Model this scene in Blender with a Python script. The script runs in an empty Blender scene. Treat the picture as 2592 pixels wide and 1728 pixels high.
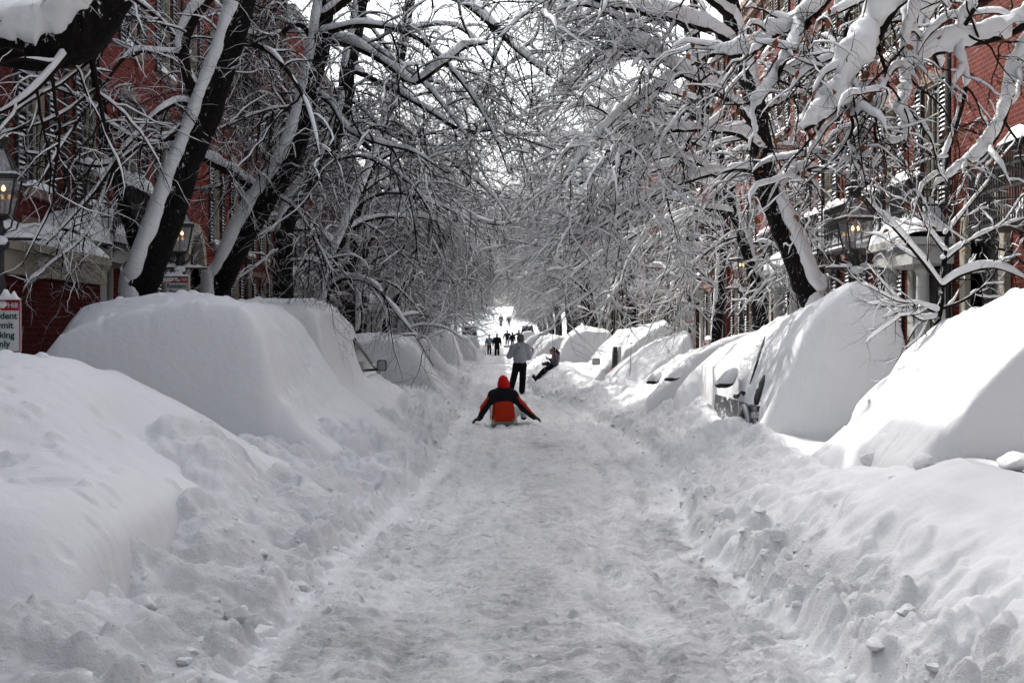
import bpy, math, random
import numpy as np
from mathutils import Vector, Matrix
random.seed(7)
scene = bpy.context.scene
C = scene.collection
PI = math.pi
F = 3500.0; CX = 1265.0; CY = 843.0; EYE = 1.8; VS = 2592.0/2352.0

def W(px, py, d):
    "photo pixel (2592 wide) at distance d -> world point"
    return ((px-CX)/F*d, d, EYE-(py-CY)/F*d)
def WV(vx, vy, d):
    return W(vx*VS, vy*VS, d)

# ------------------------------------------------------------------ objects
def tag(o, label=None, cat=None, group=None, kind=None):
    if label: o['label'] = label
    if cat: o['category'] = cat
    if group: o['group'] = group
    if kind: o['kind'] = kind
    return o
def empty(name, loc=(0, 0, 0), rz=0.0):
    o = bpy.data.objects.new(name, None); C.objects.link(o)
    o.empty_display_size = .2
    o.location = loc; o.rotation_euler = (0, 0, rz)
    return o
def link_mesh(name, me, parent=None):
    o = bpy.data.objects.new(name, me); C.objects.link(o)
    if parent is not None: o.parent = parent
    return o
def np_mesh(name, V, quads=None, tris=None, mats=(), mi=None, smooth=True):
    me = bpy.data.meshes.new(name)
    V = np.asarray(V, np.float32).reshape(-1, 3)
    nq = 0 if quads is None else len(quads); nt = 0 if tris is None else len(tris)
    me.vertices.add(len(V)); me.vertices.foreach_set('co', V.ravel())
    loops = []; starts = []
    if nq: loops.append(np.asarray(quads, np.int32).ravel()); starts.append(np.arange(nq, dtype=np.int32)*4)
    if nt: loops.append(np.asarray(tris, np.int32).ravel()); starts.append(nq*4+np.arange(nt, dtype=np.int32)*3)
    L = np.concatenate(loops)
    me.loops.add(len(L)); me.loops.foreach_set('vertex_index', L)
    me.polygons.add(nq+nt); me.polygons.foreach_set('loop_start', np.concatenate(starts))
    me.polygons.foreach_set('use_smooth', np.full(nq+nt, bool(smooth)))
    for m in mats: me.materials.append(m)
    if mi is not None: me.polygons.foreach_set('material_index', np.asarray(mi, np.int32))
    me.update(calc_edges=True)
    return me

class MB:
    "collects simple solids, then links them as one mesh object"
    def __init__(s): s.v = []; s.q = []; s.t = []
    def add(s, vs, qs, ts=()):
        n = len(s.v); s.v += [tuple(p) for p in vs]
        s.q += [tuple(i+n for i in q) for q in qs]; s.t += [tuple(i+n for i in t) for t in ts]
    def hexa(s, p):   # 8 corners: bottom 4 ccw, top 4 ccw
        s.add(p, [(3, 2, 1, 0), (4, 5, 6, 7), (0, 1, 5, 4), (1, 2, 6, 5), (2, 3, 7, 6), (3, 0, 4, 7)])
    def box(s, a, b):
        x0, x1 = sorted((a[0], b[0])); y0, y1 = sorted((a[1], b[1])); z0, z1 = sorted((a[2], b[2]))
        s.hexa([(x0, y0, z0), (x1, y0, z0), (x1, y1, z0), (x0, y1, z0), (x0, y0, z1), (x1, y0, z1), (x1, y1, z1), (x0, y1, z1)])
    def bar(s, p, q, r, k=6, r2=None):
        P = np.array([[p, q]], float); R = np.array([[r, r if r2 is None else r2]])
        V, Q = tubes(P, R, k, cap=True)
        s.add([tuple(a) for a in V], [tuple(a) for a in Q])
    def path(s, pts, r, k=6):
        P = np.array([pts], float); R = np.full((1, len(pts)), r)
        V, Q = tubes(P, R, k, cap=True)
        s.add([tuple(a) for a in V], [tuple(a) for a in Q])
    def lathe(s, c, prof, k=12, sq=False):
        vs = []; qs = []
        for (r, z) in prof:
            for i in range(k):
                a = 2*PI*(i+(.5 if sq else 0))/k
                rr = r/math.cos(PI/k) if sq else r
                vs.append((c[0]+rr*math.cos(a), c[1]+rr*math.sin(a), c[2]+z))
        for j in range(len(prof)-1):
            for i in range(k):
                qs.append((j*k+i, j*k+(i+1) % k, (j+1)*k+(i+1) % k, (j+1)*k+i))
        s.add(vs, qs)
    def tri(s, p): n = len(s.v); s.v += [tuple(a) for a in p]; s.t.append((n, n+1, n+2))
    def quad(s, p): n = len(s.v); s.v += [tuple(a) for a in p]; s.q.append((n, n+1, n+2, n+3))
    def mesh(s, name, mat, smooth=False):
        return np_mesh(name, s.v, s.q or None, s.t or None, [mat], smooth=smooth)
    def build(s, name, mat, parent=None, smooth=False):
        return link_mesh(name, s.mesh(name, mat, smooth), parent)

def tubes(P, R, k=4, cap=False, N=None, flat=None):
    "P (M,n,3) strands, R (M,n) radii -> verts, quads.  N: strand-wise 'up' normals, flat: height/width ratio"
    P = np.asarray(P, float); M, n, _ = P.shape
    T = np.gradient(P, axis=1); T /= np.linalg.norm(T, axis=2, keepdims=True)+1e-9
    if N is None:
        mean = np.abs(T.mean(axis=1)); ref = np.zeros((M, 3)); ref[np.arange(M), mean.argmin(axis=1)] = 1
        A = np.cross(T, ref[:, None, :])
    else:
        A = np.cross(T, N)
    A /= np.linalg.norm(A, axis=2, keepdims=True)+1e-9
    B = np.cross(A, T)
    ang = np.arange(k)*2*PI/k+(PI/k if k == 4 else 0)
    ca = np.cos(ang)[None, None, :, None]; sa = np.sin(ang)[None, None, :, None]
    Rr = R[:, :, None, None]
    fl = 1.0 if flat is None else flat
    V = P[:, :, None, :]+Rr*(ca*A[:, :, None, :]+fl*sa*B[:, :, None, :])
    idx = np.arange(M*n*k).reshape(M, n, k)
    a = idx[:, :-1, :]; b = np.roll(a, -1, axis=2); c = idx[:, 1:, :]; d = np.roll(c, -1, axis=2)
    Q = np.stack([a, b, d, c], axis=-1).reshape(-1, 4)
    V = V.reshape(-1, 3)
    if cap:
        ex = []; nv = len(V); ev = []
        for m in range(M):
            for e, flip in ((0, True), (n-1, False)):
                ring = idx[m, e]
                c0 = nv+len(ev); ev.append(P[m, e])
                for i in range(0, k, 2):
                    j0, j1, j2 = ring[i], ring[(i+1) % k], ring[(i+2) % k]
                    ex.append((c0, j2, j1, j0) if flip else (c0, j0, j1, j2))
        V = np.concatenate([V, np.array(ev)]); Q = np.concatenate([Q, np.array(ex)])
    return V, Q

def smooth_path(pts, n):
    "Catmull-Rom through pts (m,c) resampled to n points"
    P = np.asarray(pts, float); m = len(P)
    if m == 2:
        t = np.linspace(0, 1, n)[:, None]; return P[0]*(1-t)+P[1]*t
    E = np.concatenate([[2*P[0]-P[1]], P, [2*P[-1]-P[-2]]])
    u = np.linspace(0, m-1-1e-6, n); i = u.astype(int); f = (u-i)[:, None]
    p0, p1, p2, p3 = E[i], E[i+1], E[i+2], E[i+3]
    return .5*((2*p1)+(-p0+p2)*f+(2*p0-5*p1+4*p2-p3)*f*f+(-p0+3*p1-3*p2+p3)*f**3)

# ------------------------------------------------------------------ noise
def _hash(i, j, s):
    h = (i.astype(np.int64)*374761393+j.astype(np.int64)*668265263+int(s)*2147483647) & 0xffffffff
    h = ((h ^ (h >> 13))*1274126177) & 0xffffffff
    h = h ^ (h >> 16)
    return (h & 0xffffff)/float(0xffffff)
def vnoise(x, y, s=0):
    i = np.floor(x); j = np.floor(y); fx = x-i; fy = y-j
    fx = fx*fx*fx*(fx*(fx*6-15)+10); fy = fy*fy*fy*(fy*(fy*6-15)+10)
    a = _hash(i, j, s); b = _hash(i+1, j, s); c = _hash(i, j+1, s); d = _hash(i+1, j+1, s)
    return (a*(1-fx)+b*fx)*(1-fy)+(c*(1-fx)+d*fx)*fy-.5
def fbm(x, y, o=4, s=0, g=.5):
    r = 0; a = 1.0
    for k in range(o):
        r = r+a*vnoise(x+17.3*k, y-9.1*k, s+k); x = x*2.03; y = y*2.03; a *= g
    return r
def lumps(x, y, size, s=0, fill=.6):
    "overlapping clods: height 0..1"
    x = x/size; y = y/size; i0 = np.floor(x); j0 = np.floor(y); best = np.zeros_like(x)
    for di in (-1, 0, 1):
        for dj in (-1, 0, 1):
            i = i0+di; j = j0+dj
            cx = i+.15+.7*_hash(i, j, s); cy = j+.15+.7*_hash(i, j, s+1)
            rr = .35+.5*_hash(i, j, s+2); on = _hash(i, j, s+3) < fill
            an = _hash(i, j, s+4)*PI; el = 1+.9*_hash(i, j, s+5)
            dx = x-cx; dy = y-cy; u = dx*np.cos(an)+dy*np.sin(an); v = (-dx*np.sin(an)+dy*np.cos(an))*el
            d2 = (u*u+v*v)/(rr*rr)
            h = np.sqrt(np.clip(1-d2, 0, None))*rr*1.15*on
            best = np.maximum(best, h)
    return best
def blocks(x, y, size, s=0, fill=.8, steep=1.3):
    "broken slabs: tilted flat-topped chunks with sharp shoulders"
    x = x/size; y = y/size; i0 = np.floor(x); j0 = np.floor(y); best = np.zeros_like(x)
    for di in (-1, 0, 1):
        for dj in (-1, 0, 1):
            i = i0+di; j = j0+dj
            cx = i+.2+.6*_hash(i, j, s); cy = j+.2+.6*_hash(i, j, s+1); an = _hash(i, j, s+2)*PI
            dx = x-cx; dy = y-cy; u = dx*np.cos(an)+dy*np.sin(an); v = -dx*np.sin(an)+dy*np.cos(an)
            top = .25+.45*_hash(i, j, s+3)+(u*(_hash(i, j, s+4)-.5)+v*(_hash(i, j, s+5)-.5))*1.3
            r = .42+.3*_hash(i, j, s+6); bn = np.maximum(np.abs(u), np.abs(v)*(1+.8*_hash(i, j, s+7)))*.7+.3*np.sqrt(u*u+v*v)
            h = np.minimum(top, (r-bn)*steep*1.6)*(_hash(i, j, s+8) < fill)
            best = np.maximum(best, h)
    return best
def sstep(a, b, x):
    t = np.clip((x-a)/(b-a), 0, 1); return t*t*(3-2*t)

# ------------------------------------------------------------------ materials
def mat(name): 
    m = bpy.data.materials.new(name); m.use_nodes = True
    nt = m.node_tree; b = nt.nodes['Principled BSDF']; return m, nt, b
def N(nt, typ, **kw):
    n = nt.nodes.new(typ)
    for k, v in kw.items():
        if k in n.inputs: n.inputs[k].default_value = v
        else: setattr(n, k, v)
    return n
def mixc(nt, fac, a, b, blend='MIX'):
    n = nt.nodes.new('ShaderNodeMix'); n.data_type = 'RGBA'; n.blend_type = blend
    for key, val in ((0, fac), (6, a), (7, b)):
        if hasattr(val, 'is_linked') or hasattr(val, 'links'): nt.links.new(val, n.inputs[key])
        else: n.inputs[key].default_value = val if key == 0 else (tuple(val)+(1,) if len(val) == 3 else val)
    return n.outputs[2]
def ramp(nt, src, stops):
    n = nt.nodes.new('ShaderNodeValToRGB'); e = n.color_ramp.elements
    while len(e) < len(stops): e.new(.5)
    for el, (p, c) in zip(e, stops):
        el.position = p; el.color = (c, c, c, 1) if isinstance(c, (int, float)) else tuple(c)+(1,)
    nt.links.new(src, n.inputs[0]); return n.outputs[0]
def coords(nt, kind='Object'):
    return nt.nodes.new('ShaderNodeTexCoord').outputs[kind]
def noise(nt, vec, scale, detail=4, rough=.55, dist=0):
    n = nt.nodes.new('ShaderNodeTexNoise'); n.inputs['Scale'].default_value = scale
    n.inputs['Detail'].default_value = detail; n.inputs['Roughness'].default_value = rough; n.inputs['Distortion'].default_value = dist
    nt.links.new(vec, n.inputs['Vector']); return n.outputs['Fac']
def scaled(nt, vec, s):
    n = nt.nodes.new('ShaderNodeMapping'); n.inputs['Scale'].default_value = s
    nt.links.new(vec, n.inputs['Vector']); return n.outputs[0]
def bump(nt, b, h, strength, dist, normal=None):
    n = nt.nodes.new('ShaderNodeBump'); n.inputs['Strength'].default_value = strength; n.inputs['Distance'].default_value = dist
    nt.links.new(h, n.inputs['Height'])
    if normal is not None: nt.links.new(normal, n.inputs['Normal'])
    nt.links.new(n.outputs[0], b.inputs['Normal']); return n.outputs[0]
def math_node(nt, op, a, b=0.0, clamp=False):
    n = nt.nodes.new('ShaderNodeMath'); n.operation = op; n.use_clamp = clamp
    for i, v in enumerate((a, b)):
        if hasattr(v, 'links'): nt.links.new(v, n.inputs[i])
        else: n.inputs[i].default_value = v
    return n.outputs[0]
SNOW = (.79, .795, .803)
def plain(name, col, rough=.6, metal=0.0, bumps=None, vary=.0, spec=.3):
    m, nt, b = mat(name)
    b.inputs['Base Color'].default_value = tuple(col)+(1,); b.inputs['Roughness'].default_value = rough
    b.inputs['Metallic'].default_value = metal; b.inputs['Specular IOR Level'].default_value = spec
    if vary or bumps:
        v = coords(nt)
        if vary:
            f = noise(nt, v, 6, 5)
            c = mixc(nt, f, tuple(x*(1-vary) for x in col), tuple(min(1, x*(1+vary)) for x in col)); nt.links.new(c, b.inputs['Base Color'])
        if bumps: bump(nt, b, noise(nt, v, bumps[0], 4), bumps[1], bumps[2])
    return m
def snowcap(name, col, rough=.5, lo=.35, hi=.6, spec=.4, patch=0.0):
    "dark material that carries snow wherever it faces up (plus wind-blown patches)"
    m, nt, b = mat(name)
    g = nt.nodes.new('ShaderNodeNewGeometry'); s = nt.nodes.new('ShaderNodeSeparateXYZ'); nt.links.new(g.outputs['Normal'], s.inputs[0])
    v = coords(nt); f = noise(nt, v, 14, 4)
    h = math_node(nt, 'ADD', s.outputs[2], math_node(nt, 'MULTIPLY', math_node(nt, 'SUBTRACT', f, .5), .5))
    fac = ramp(nt, h, [(lo, 0.0), (hi, 1.0)])
    if patch:
        pf = ramp(nt, noise(nt, scaled(nt, v, (1, .35, 1)), 10, 7, .75), [(.62-patch*.3, 0.0), (.68-patch*.3, 1.0)])
        fac = math_node(nt, 'MAXIMUM', fac, pf)
    nt.links.new(mixc(nt, fac, col, SNOW), b.inputs['Base Color'])
    b.inputs['Roughness'].default_value = rough; b.inputs['Specular IOR Level'].default_value = spec
    return m
def snow_mat(name, big=3.0, bs=.35, bd=.03, fine=60.0, fs=.25):
    m, nt, b = mat(name)
    v = coords(nt)
    f = noise(nt, v, big, 6, .6)
    c = mixc(nt, ramp(nt, f, [(.3, 0.0), (.75, 1.0)]), (.74, .745, .755), SNOW); nt.links.new(c, b.inputs['Base Color'])
    b.inputs['Roughness'].default_value = .75; b.inputs['Specular IOR Level'].default_value = .25
    n1 = nt.nodes.new('ShaderNodeBump'); n1.inputs['Strength'].default_value = bs; n1.inputs['Distance'].default_value = bd
    nt.links.new(f, n1.inputs['Height'])
    bump(nt, b, noise(nt, v, fine, 3, .6), fs, .006, n1.outputs[0])
    return m
M = {}
M['snow'] = snow_mat('fresh_snow', 1.6, .55, .07, 38, .35)
M['snow_branch'] = snow_mat('branch_snow', 9, .4, .03, 60, .2)
M['snow_chunk'] = snow_mat('clod_snow', 12, .6, .03, 70, .4)
def bark_mat():
    m, nt, b = mat('dark_bark'); v = coords(nt)
    f = noise(nt, scaled(nt, v, (1, 1, .18)), 26, 6, .65, .4)
    nt.links.new(ramp(nt, f, [(.3, (.003, .0026, .0024)), (.55, (.010, .0085, .0075)), (.8, (.032, .027, .023))]), b.inputs['Base Color'])
    g = nt.nodes.new('ShaderNodeNewGeometry'); dt = nt.nodes.new('ShaderNodeVectorMath'); dt.operation = 'DOT_PRODUCT'
    nt.links.new(g.outputs['Normal'], dt.inputs[0]); dt.inputs[1].default_value = (-.3, -.3, .9)
    fl = noise(nt, scaled(nt, v, (1, 1, .5)), 22, 6, .75, .5)   # flecks of snow stuck in the furrows
    fk = ramp(nt, math_node(nt, 'ADD', fl, math_node(nt, 'MULTIPLY', dt.outputs['Value'], .16)), [(.63, 0.0), (.67, 1.0)])
    old = b.inputs['Base Color'].links[0].from_socket
    nt.links.new(mixc(nt, fk, old, SNOW), b.inputs['Base Color'])
    b.inputs['Roughness'].default_value = .9; b.inputs['Specular IOR Level'].default_value = .1
    bump(nt, b, f, 1.0, .05); return m
M['bark'] = bark_mat()
M['twig'] = plain('twig_bark', (.013, .009, .008), .9, spec=.1)
M['leaf'] = plain('dry_leaf', (.20, .07, .03), .7, vary=.35)
def ground_mat():
    m, nt, b = mat('street_snow'); v = coords(nt)
    at = nt.nodes.new('ShaderNodeAttribute'); at.attribute_name = 'lane'; lane = at.outputs['Fac']
    at2 = nt.nodes.new('ShaderNodeAttribute'); at2.attribute_name = 'slush_rut_shade'; sl = at2.outputs['Fac']
    f1 = noise(nt, scaled(nt, v, (1.7, .20, 1)), 4.5, 8, .72, .2)
    f2 = noise(nt, scaled(nt, v, (.8, .7, 1)), 22, 5, .7)
    f3 = noise(nt, scaled(nt, v, (.55, 1.0, 1)), 9, 6, .75, .5)
    d = math_node(nt, 'ADD', math_node(nt, 'MULTIPLY', f1, .4), math_node(nt, 'ADD', math_node(nt, 'MULTIPLY', f2, .3), math_node(nt, 'MULTIPLY', f3, .3)))
    d = ramp(nt, d, [(.47, 0.0), (.60, 1.0)])
    road = mixc(nt, d, (.84, .845, .85), (.66, .665, .675))
    pits = ramp(nt, noise(nt, scaled(nt, v, (.45, 1.0, 1)), 13, 4, .6, .3), [(.61, 0.0), (.67, 1.0)])
    road = mixc(nt, math_node(nt, 'MULTIPLY', pits, .6), road, (.33, .335, .345))
    slf = math_node(nt, 'MULTIPLY', sl, math_node(nt, 'ADD', .45, math_node(nt, 'MULTIPLY', ramp(nt, f3, [(.42, 0.0), (.58, 1.0)]), .75)), True)
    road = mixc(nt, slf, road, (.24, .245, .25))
    bank = mixc(nt, ramp(nt, noise(nt, v, 2.2, 6, .6), [(.35, 0.0), (.7, 1.0)]), (.72, .725, .735), SNOW)
    nt.links.new(mixc(nt, lane, bank, road), b.inputs['Base Color'])
    b.inputs['Roughness'].default_value = .75; b.inputs['Specular IOR Level'].default_value = .25
    n1 = nt.nodes.new('ShaderNodeBump'); n1.inputs['Distance'].default_value = .07
    at3 = nt.nodes.new('ShaderNodeAttribute'); at3.attribute_name = 'crumb'; nt.links.new(math_node(nt, 'ADD', math_node(nt, 'MULTIPLY', at3.outputs['Fac'], .65), .15), n1.inputs['Strength'])
    nt.links.new(noise(nt, v, 7, 8, .7), n1.inputs['Height'])
    n2 = nt.nodes.new('ShaderNodeBump'); n2.inputs['Distance'].default_value = .05
    nt.links.new(math_node(nt, 'MULTIPLY', lane, .8), n2.inputs['Strength'])
    nt.links.new(f3, n2.inputs['Height']); nt.links.new(n1.outputs[0], n2.inputs['Normal'])
    n3 = bump(nt, b, noise(nt, v, 40, 4, .7), .5, .018, n2.outputs[0])
    nt.links.new(math_node(nt, 'ADD', math_node(nt, 'MULTIPLY', at3.outputs['Fac'], .35), .2), n3.node.inputs['Strength'])
    return m
M['ground'] = ground_mat()
def brick_mat(name, c1, c2, mortar):
    m, nt, b = mat(name); v = coords(nt)
    sx = nt.nodes.new('ShaderNodeSeparateXYZ'); nt.links.new(v, sx.inputs[0])
    cb = nt.nodes.new('ShaderNodeCombineXYZ')
    nt.links.new(math_node(nt, 'ADD', sx.outputs[0], sx.outputs[1]), cb.inputs[0]); nt.links.new(sx.outputs[2], cb.inputs[1])
    br = nt.nodes.new('ShaderNodeTexBrick'); nt.links.new(cb.outputs[0], br.inputs['Vector'])
    br.inputs['Scale'].default_value = 1.0; br.inputs['Brick Width'].default_value = .22; br.inputs['Row Height'].default_value = .075
    br.inputs['Mortar Size'].default_value = .007; br.inputs['Mortar Smooth'].default_value = .2; br.inputs['Bias'].default_value = -.1
    br.inputs['Color1'].default_value = tuple(c1)+(1,); br.inputs['Color2'].default_value = tuple(c2)+(1,); br.inputs['Mortar'].default_value = tuple(mortar)+(1,)
    f = noise(nt, v, 1.7, 6, .65)
    col = mixc(nt, ramp(nt, f, [(.25, 0.0), (.75, .55)]), br.outputs['Color'], tuple(x*.55 for x in c1))
    # dusting of snow caught on the courses
    sp = ramp(nt, noise(nt, scaled(nt, v, (1, 1, 2.4)), 11, 6, .75), [(.69, 0.0), (.73, 1.0)])
    col = mixc(nt, sp, col, (.72, .72, .74))
    nt.links.new(col, b.inputs['Base Color']); b.inputs['Roughness'].default_value = .9; b.inputs['Specular IOR Level'].default_value = .15
    bump(nt, b, br.outputs['Fac'], .5, -.008); return m
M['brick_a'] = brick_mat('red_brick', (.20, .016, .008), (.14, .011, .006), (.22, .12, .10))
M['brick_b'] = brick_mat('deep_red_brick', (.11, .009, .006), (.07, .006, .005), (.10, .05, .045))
M['brick_c'] = brick_mat('orange_red_brick', (.115, .014, .007), (.075, .010, .005), (.16, .095, .08))
M['cream'] = plain('cream_paint', (.33, .30, .235), .6, vary=.12)
M['white'] = plain('white_paint', (.46, .46, .44), .5, vary=.06)
M['stone'] = plain('brownstone', (.20, .13, .10), .85, vary=.2, bumps=(20, .3, .01))
M['iron'] = snowcap('black_iron', (.012, .012, .013), .5, .30, .55)
M['shutter'] = snowcap('black_shutter', (.010, .011, .012), .5, .42, .62)
M['lamp_iron'] = snowcap('lamp_iron', (.013, .015, .015), .45, .55, .8)
M['verdigris'] = plain('verdigris_copper', (.10, .22, .18), .6, vary=.2)
M['pane'] = plain('dark_window_glass', (.012, .014, .017), .08, spec=.5)
M['door'] = plain('dark_door', (.02, .022, .02), .35, spec=.5)
def glass_mat():
    m, nt, b = mat('lantern_glass'); nt.nodes.remove(b); out = nt.nodes['Material Output']
    t = nt.nodes.new('ShaderNodeBsdfTransparent'); t.inputs[0].default_value = (.82, .83, .84, 1)
    g = nt.nodes.new('ShaderNodeBsdfGlossy'); g.inputs['Roughness'].default_value = .08; g.inputs[0].default_value = (.8, .8, .8, 1)
    d = nt.nodes.new('ShaderNodeBsdfDiffuse'); d.inputs[0].default_value = (.45, .45, .45, 1)
    x = nt.nodes.new('ShaderNodeMixShader'); x.inputs[0].default_value = .15; nt.links.new(t.outputs[0], x.inputs[1]); nt.links.new(g.outputs[0], x.inputs[2])
    y = nt.nodes.new('ShaderNodeMixShader'); y.inputs[0].default_value = .10; nt.links.new(x.outputs[0], y.inputs[1]); nt.links.new(d.outputs[0], y.inputs[2])
    nt.links.new(y.outputs[0], out.inputs[0]); return m
M['glass'] = glass_mat()
def flame_mat():
    m, nt, b = mat('gas_flame'); b.inputs['Base Color'].default_value = (1, .6, .25, 1)
    b.inputs['Emission Color'].default_value = (1, .55, .2, 1); b.inputs['Emission Strength'].default_value = 2.2; return m
M['flame'] = flame_mat()
M['carpaint'] = snowcap('snow_plastered_black_paint', (.010, .010, .012), .3, .45, .7, .5, patch=.26)
M['tailred'] = plain('red_lens', (.45, .015, .012), .25, spec=.5)
M['carglass'] = snowcap('frosted_car_glass', (.02, .022, .025), .15, .75, .95, .5, patch=.02)
M['silver'] = plain('silver_paint', (.35, .36, .37), .35, .3, spec=.5)
M['black'] = plain('black_plastic', (.010, .010, .011), .5)
M['mirror'] = plain('mirror_glass', (.30, .31, .32), .12, .6, spec=.6)
M['rubber'] = plain('tyre_rubber', (.014, .013, .012), .85, bumps=(60, .3, .004))
M['signwhite'] = plain('sign_white', (.60, .61, .62), .4, vary=.08)
M['signred'] = plain('sign_red', (.36, .02, .025), .45)
M['signgreen'] = plain('sign_green', (.012, .075, .055), .45)
M['postgrey'] = plain('galvanised_post', (.18, .18, .18), .5, .6)
# ------------------------------------------------------------------ ground
ZC = ([-300, 0, 95, 112, 140, 160, 200, 250, 300, 400, 700], [0, 0, .03, .12, .22, .45, 2.65, 4.6, 6.2, 8.5, 15])
XL = ([-50, 5, 7, 10, 14, 18, 27, 34, 45, 70, 110, 150, 210, 800], [-1.45, -1.45, -1.4, -1.28, -1.02, -.88, -.9, -.9, -1.0, -1.1, -1.2, -1.4, -2.2, -2.2])
XR = ([-50, 5, 7, 9.5, 11, 14, 17, 22, 29, 36, 41, 45, 60, 110, 150, 210, 800], [2.0, 1.95, 1.85, 1.72, 1.68, 1.9, 2.15, 2.2, 2.0, 1.45, 1.0, .98, 1.1, 1.35, 1.6, 2.0, 2.0])
def lane_edges(y):
    wl = .16*vnoise(y*.9, y*0+3.3, 5)+.10*vnoise(y*2.7, y*0+1.3, 6)
    wr = .16*vnoise(y*.9, y*0+7.7, 8)+.10*vnoise(y*2.7, y*0+4.1, 9)
    return np.interp(y, *XL)+wl, np.interp(y, *XR)+wr
PLt = [-50, 0, .10, .35, .8, 1.25, 1.7, 2.1, 2.7, 4.2, 60]
PLz = [0, 0, .10, .16, .31, .52, .66, .62, .42, .45, .50]
PRt = [-50, 0, .08, .28, .62, 1.0, 1.35, 2.0, 3.0, 4.2, 60]
PRz = [0, 0, .10, .20, .42, .62, .62, .56, .55, .5, .5]
PNt = [-50, 0, .10, .32, .46, .72, 1.05, 1.45, 1.8, 2.2, 2.7, 4.2, 60]
PNz = [0, 0, .09, .16, .30, .55, .78, .92, .90, .80, .72, .65, .6]
def ground_h(x, y, detail=True):
    xl, xr = lane_edges(y)
    zc = np.interp(y, *ZC)
    warp = .10*fbm(x*1.1, y*1.1, 2, 21)
    tl = xl-x+warp; tr = x-xr+warp
    hl = (1+.8*vnoise(y*.42, x*0+.5, 31)+.3*vnoise(y*1.3, x*0+.5, 32))*(1-.28*sstep(11, 15, y))
    hr = (.9+.7*vnoise(y*.5, x*0+.5, 33)+.3*vnoise(y*1.4, x*0+.5, 34))
    near = 1-sstep(9.2, 13.0, y+.5*vnoise(x*1.2, y*1.2, 40))
    zl = np.interp(tl, PLt, PLz)*hl*(1+.12*(1-sstep(12, 18, y)))
    zr = (np.interp(tr, PRt, PRz)*hr)*(1-near)+(np.interp(tr, PNt, PNz))*near
    far = 1-.45*sstep(60, 200, y)
    # woman's seat: keep the bank there plain
    wm = np.exp(-((y-43)/1.8)**2); zr = zr*(1-wm)+wm*1.5*np.interp(tr-warp, [-50, 0, .08, .28, .62, 1.0, 1.5, 4, 60], [0, 0, .10, .22, .42, .56, .58, .5, .5])
    z = zc+(zl+zr)*far
    if not detail: return z
    # masks
    ml = sstep(-.08, .15, tl)*(1-sstep(1.3, 2.2, tl)); mr = sstep(-.10, .15, tr)*(1-sstep(.8, 1.5, tr)*(1-.5*near))
    mr = mr*(1-near*sstep(.35, .7, tr)*.95)
    onbank = np.clip(ml*(.55+.45*sstep(10, 22, y))+mr, 0, 1)
    edge = np.exp(-((tl-.08)/.15)**2)+np.exp(-((tr-.08)/.15)**2)
    lane = (1-sstep(-.12, .10, tl))*(1-sstep(-.12, .10, tr))
    cl = .30*lumps(x, y, .42, 51, .45)+.16*lumps(x+.3, y, .19, 57, .55)
    fine = .075*lumps(x, y+.2, .085, 63, .6)
    z = z+onbank*(cl*.24+(.14*ml+.07*mr)*blocks(x+.07*fbm(x*4, y*4, 2, 171), y, .33, 173, .65)+(.07*ml+.05*mr)*blocks(x, y, .15, 177, .6)+fine*.6)+edge*(.10*lumps(x, y, .16, 71, .55)+.05*lumps(x, y, .07, 77, .6))
    z = z+onbank*(.16-.07*mr)*fbm(x*2.1, y*1.6, 4, 81)
    # big shovelled slabs on the left bank, blocky ledges low on the near right
    slab = ml*(1-.6*sstep(16, 30, y))
    wx = x+.18*fbm(x*1.7, y*1.7, 3, 121); wy = y+.25*fbm(x*1.5, y*1.5, 3, 125)
    z = z+slab*(.30*(blocks(wx+wy*.25, wy, .95, 131, .9)-.30)+.13*(blocks(wx, wy, .42, 137, .75)-.25))
    led = near*sstep(.05, .3, tr)*(1-sstep(.6, .95, tr))
    z = z+led*(.16*(lumps(wx, wy, .50, 141, .85)-.15)+.10*blocks(x, y, .2, 145, .6))
    z = z+near*sstep(.6, 1.0, tr)*(.05*fbm(x*1.1, y*1.1, 3, 151)+.02*lumps(x, y, .35, 155, .12))
    z = z+lane*(.022*fbm(x*4, y*3, 4, 91)+.040*lumps(x, y, .13, 95, .13)+.020*lumps(x, y, .06, 98, .34)+.014*lumps(x*.8, y, .034, 99, .5)-.035*lumps(x*.7, y*1.2, .16, 93, .14))
    z = z+lane*np.exp(-np.abs(tl+.35)/.3)*.05*lumps(x, y, .11, 161, .5)+lane*np.exp(-np.abs(tr+.35)/.3)*.05*lumps(x, y, .11, 163, .5)
    # tyre and sled tracks
    cxl = (xl+xr)/2
    for off, w, dp in ((-.75, .12, .05), (-.45, .06, .02), (.62, .10, .06), (1.02, .08, .05)):
        c = x-cxl-off-.08*vnoise(y*.35, x*0+off, 101)
        z = z-lane*dp*np.exp(-(c/w)**2)
    # smooth shelves get gentle wind ripples
    sh = (1-lane)*(1-onbank)
    z = z+sh*(.05*fbm(x*.8, y*.5, 3, 111)+.008*vnoise(x*4, y*9, 115))
    return z
def lin(a, b, step): return np.arange(a, b, step)
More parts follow.
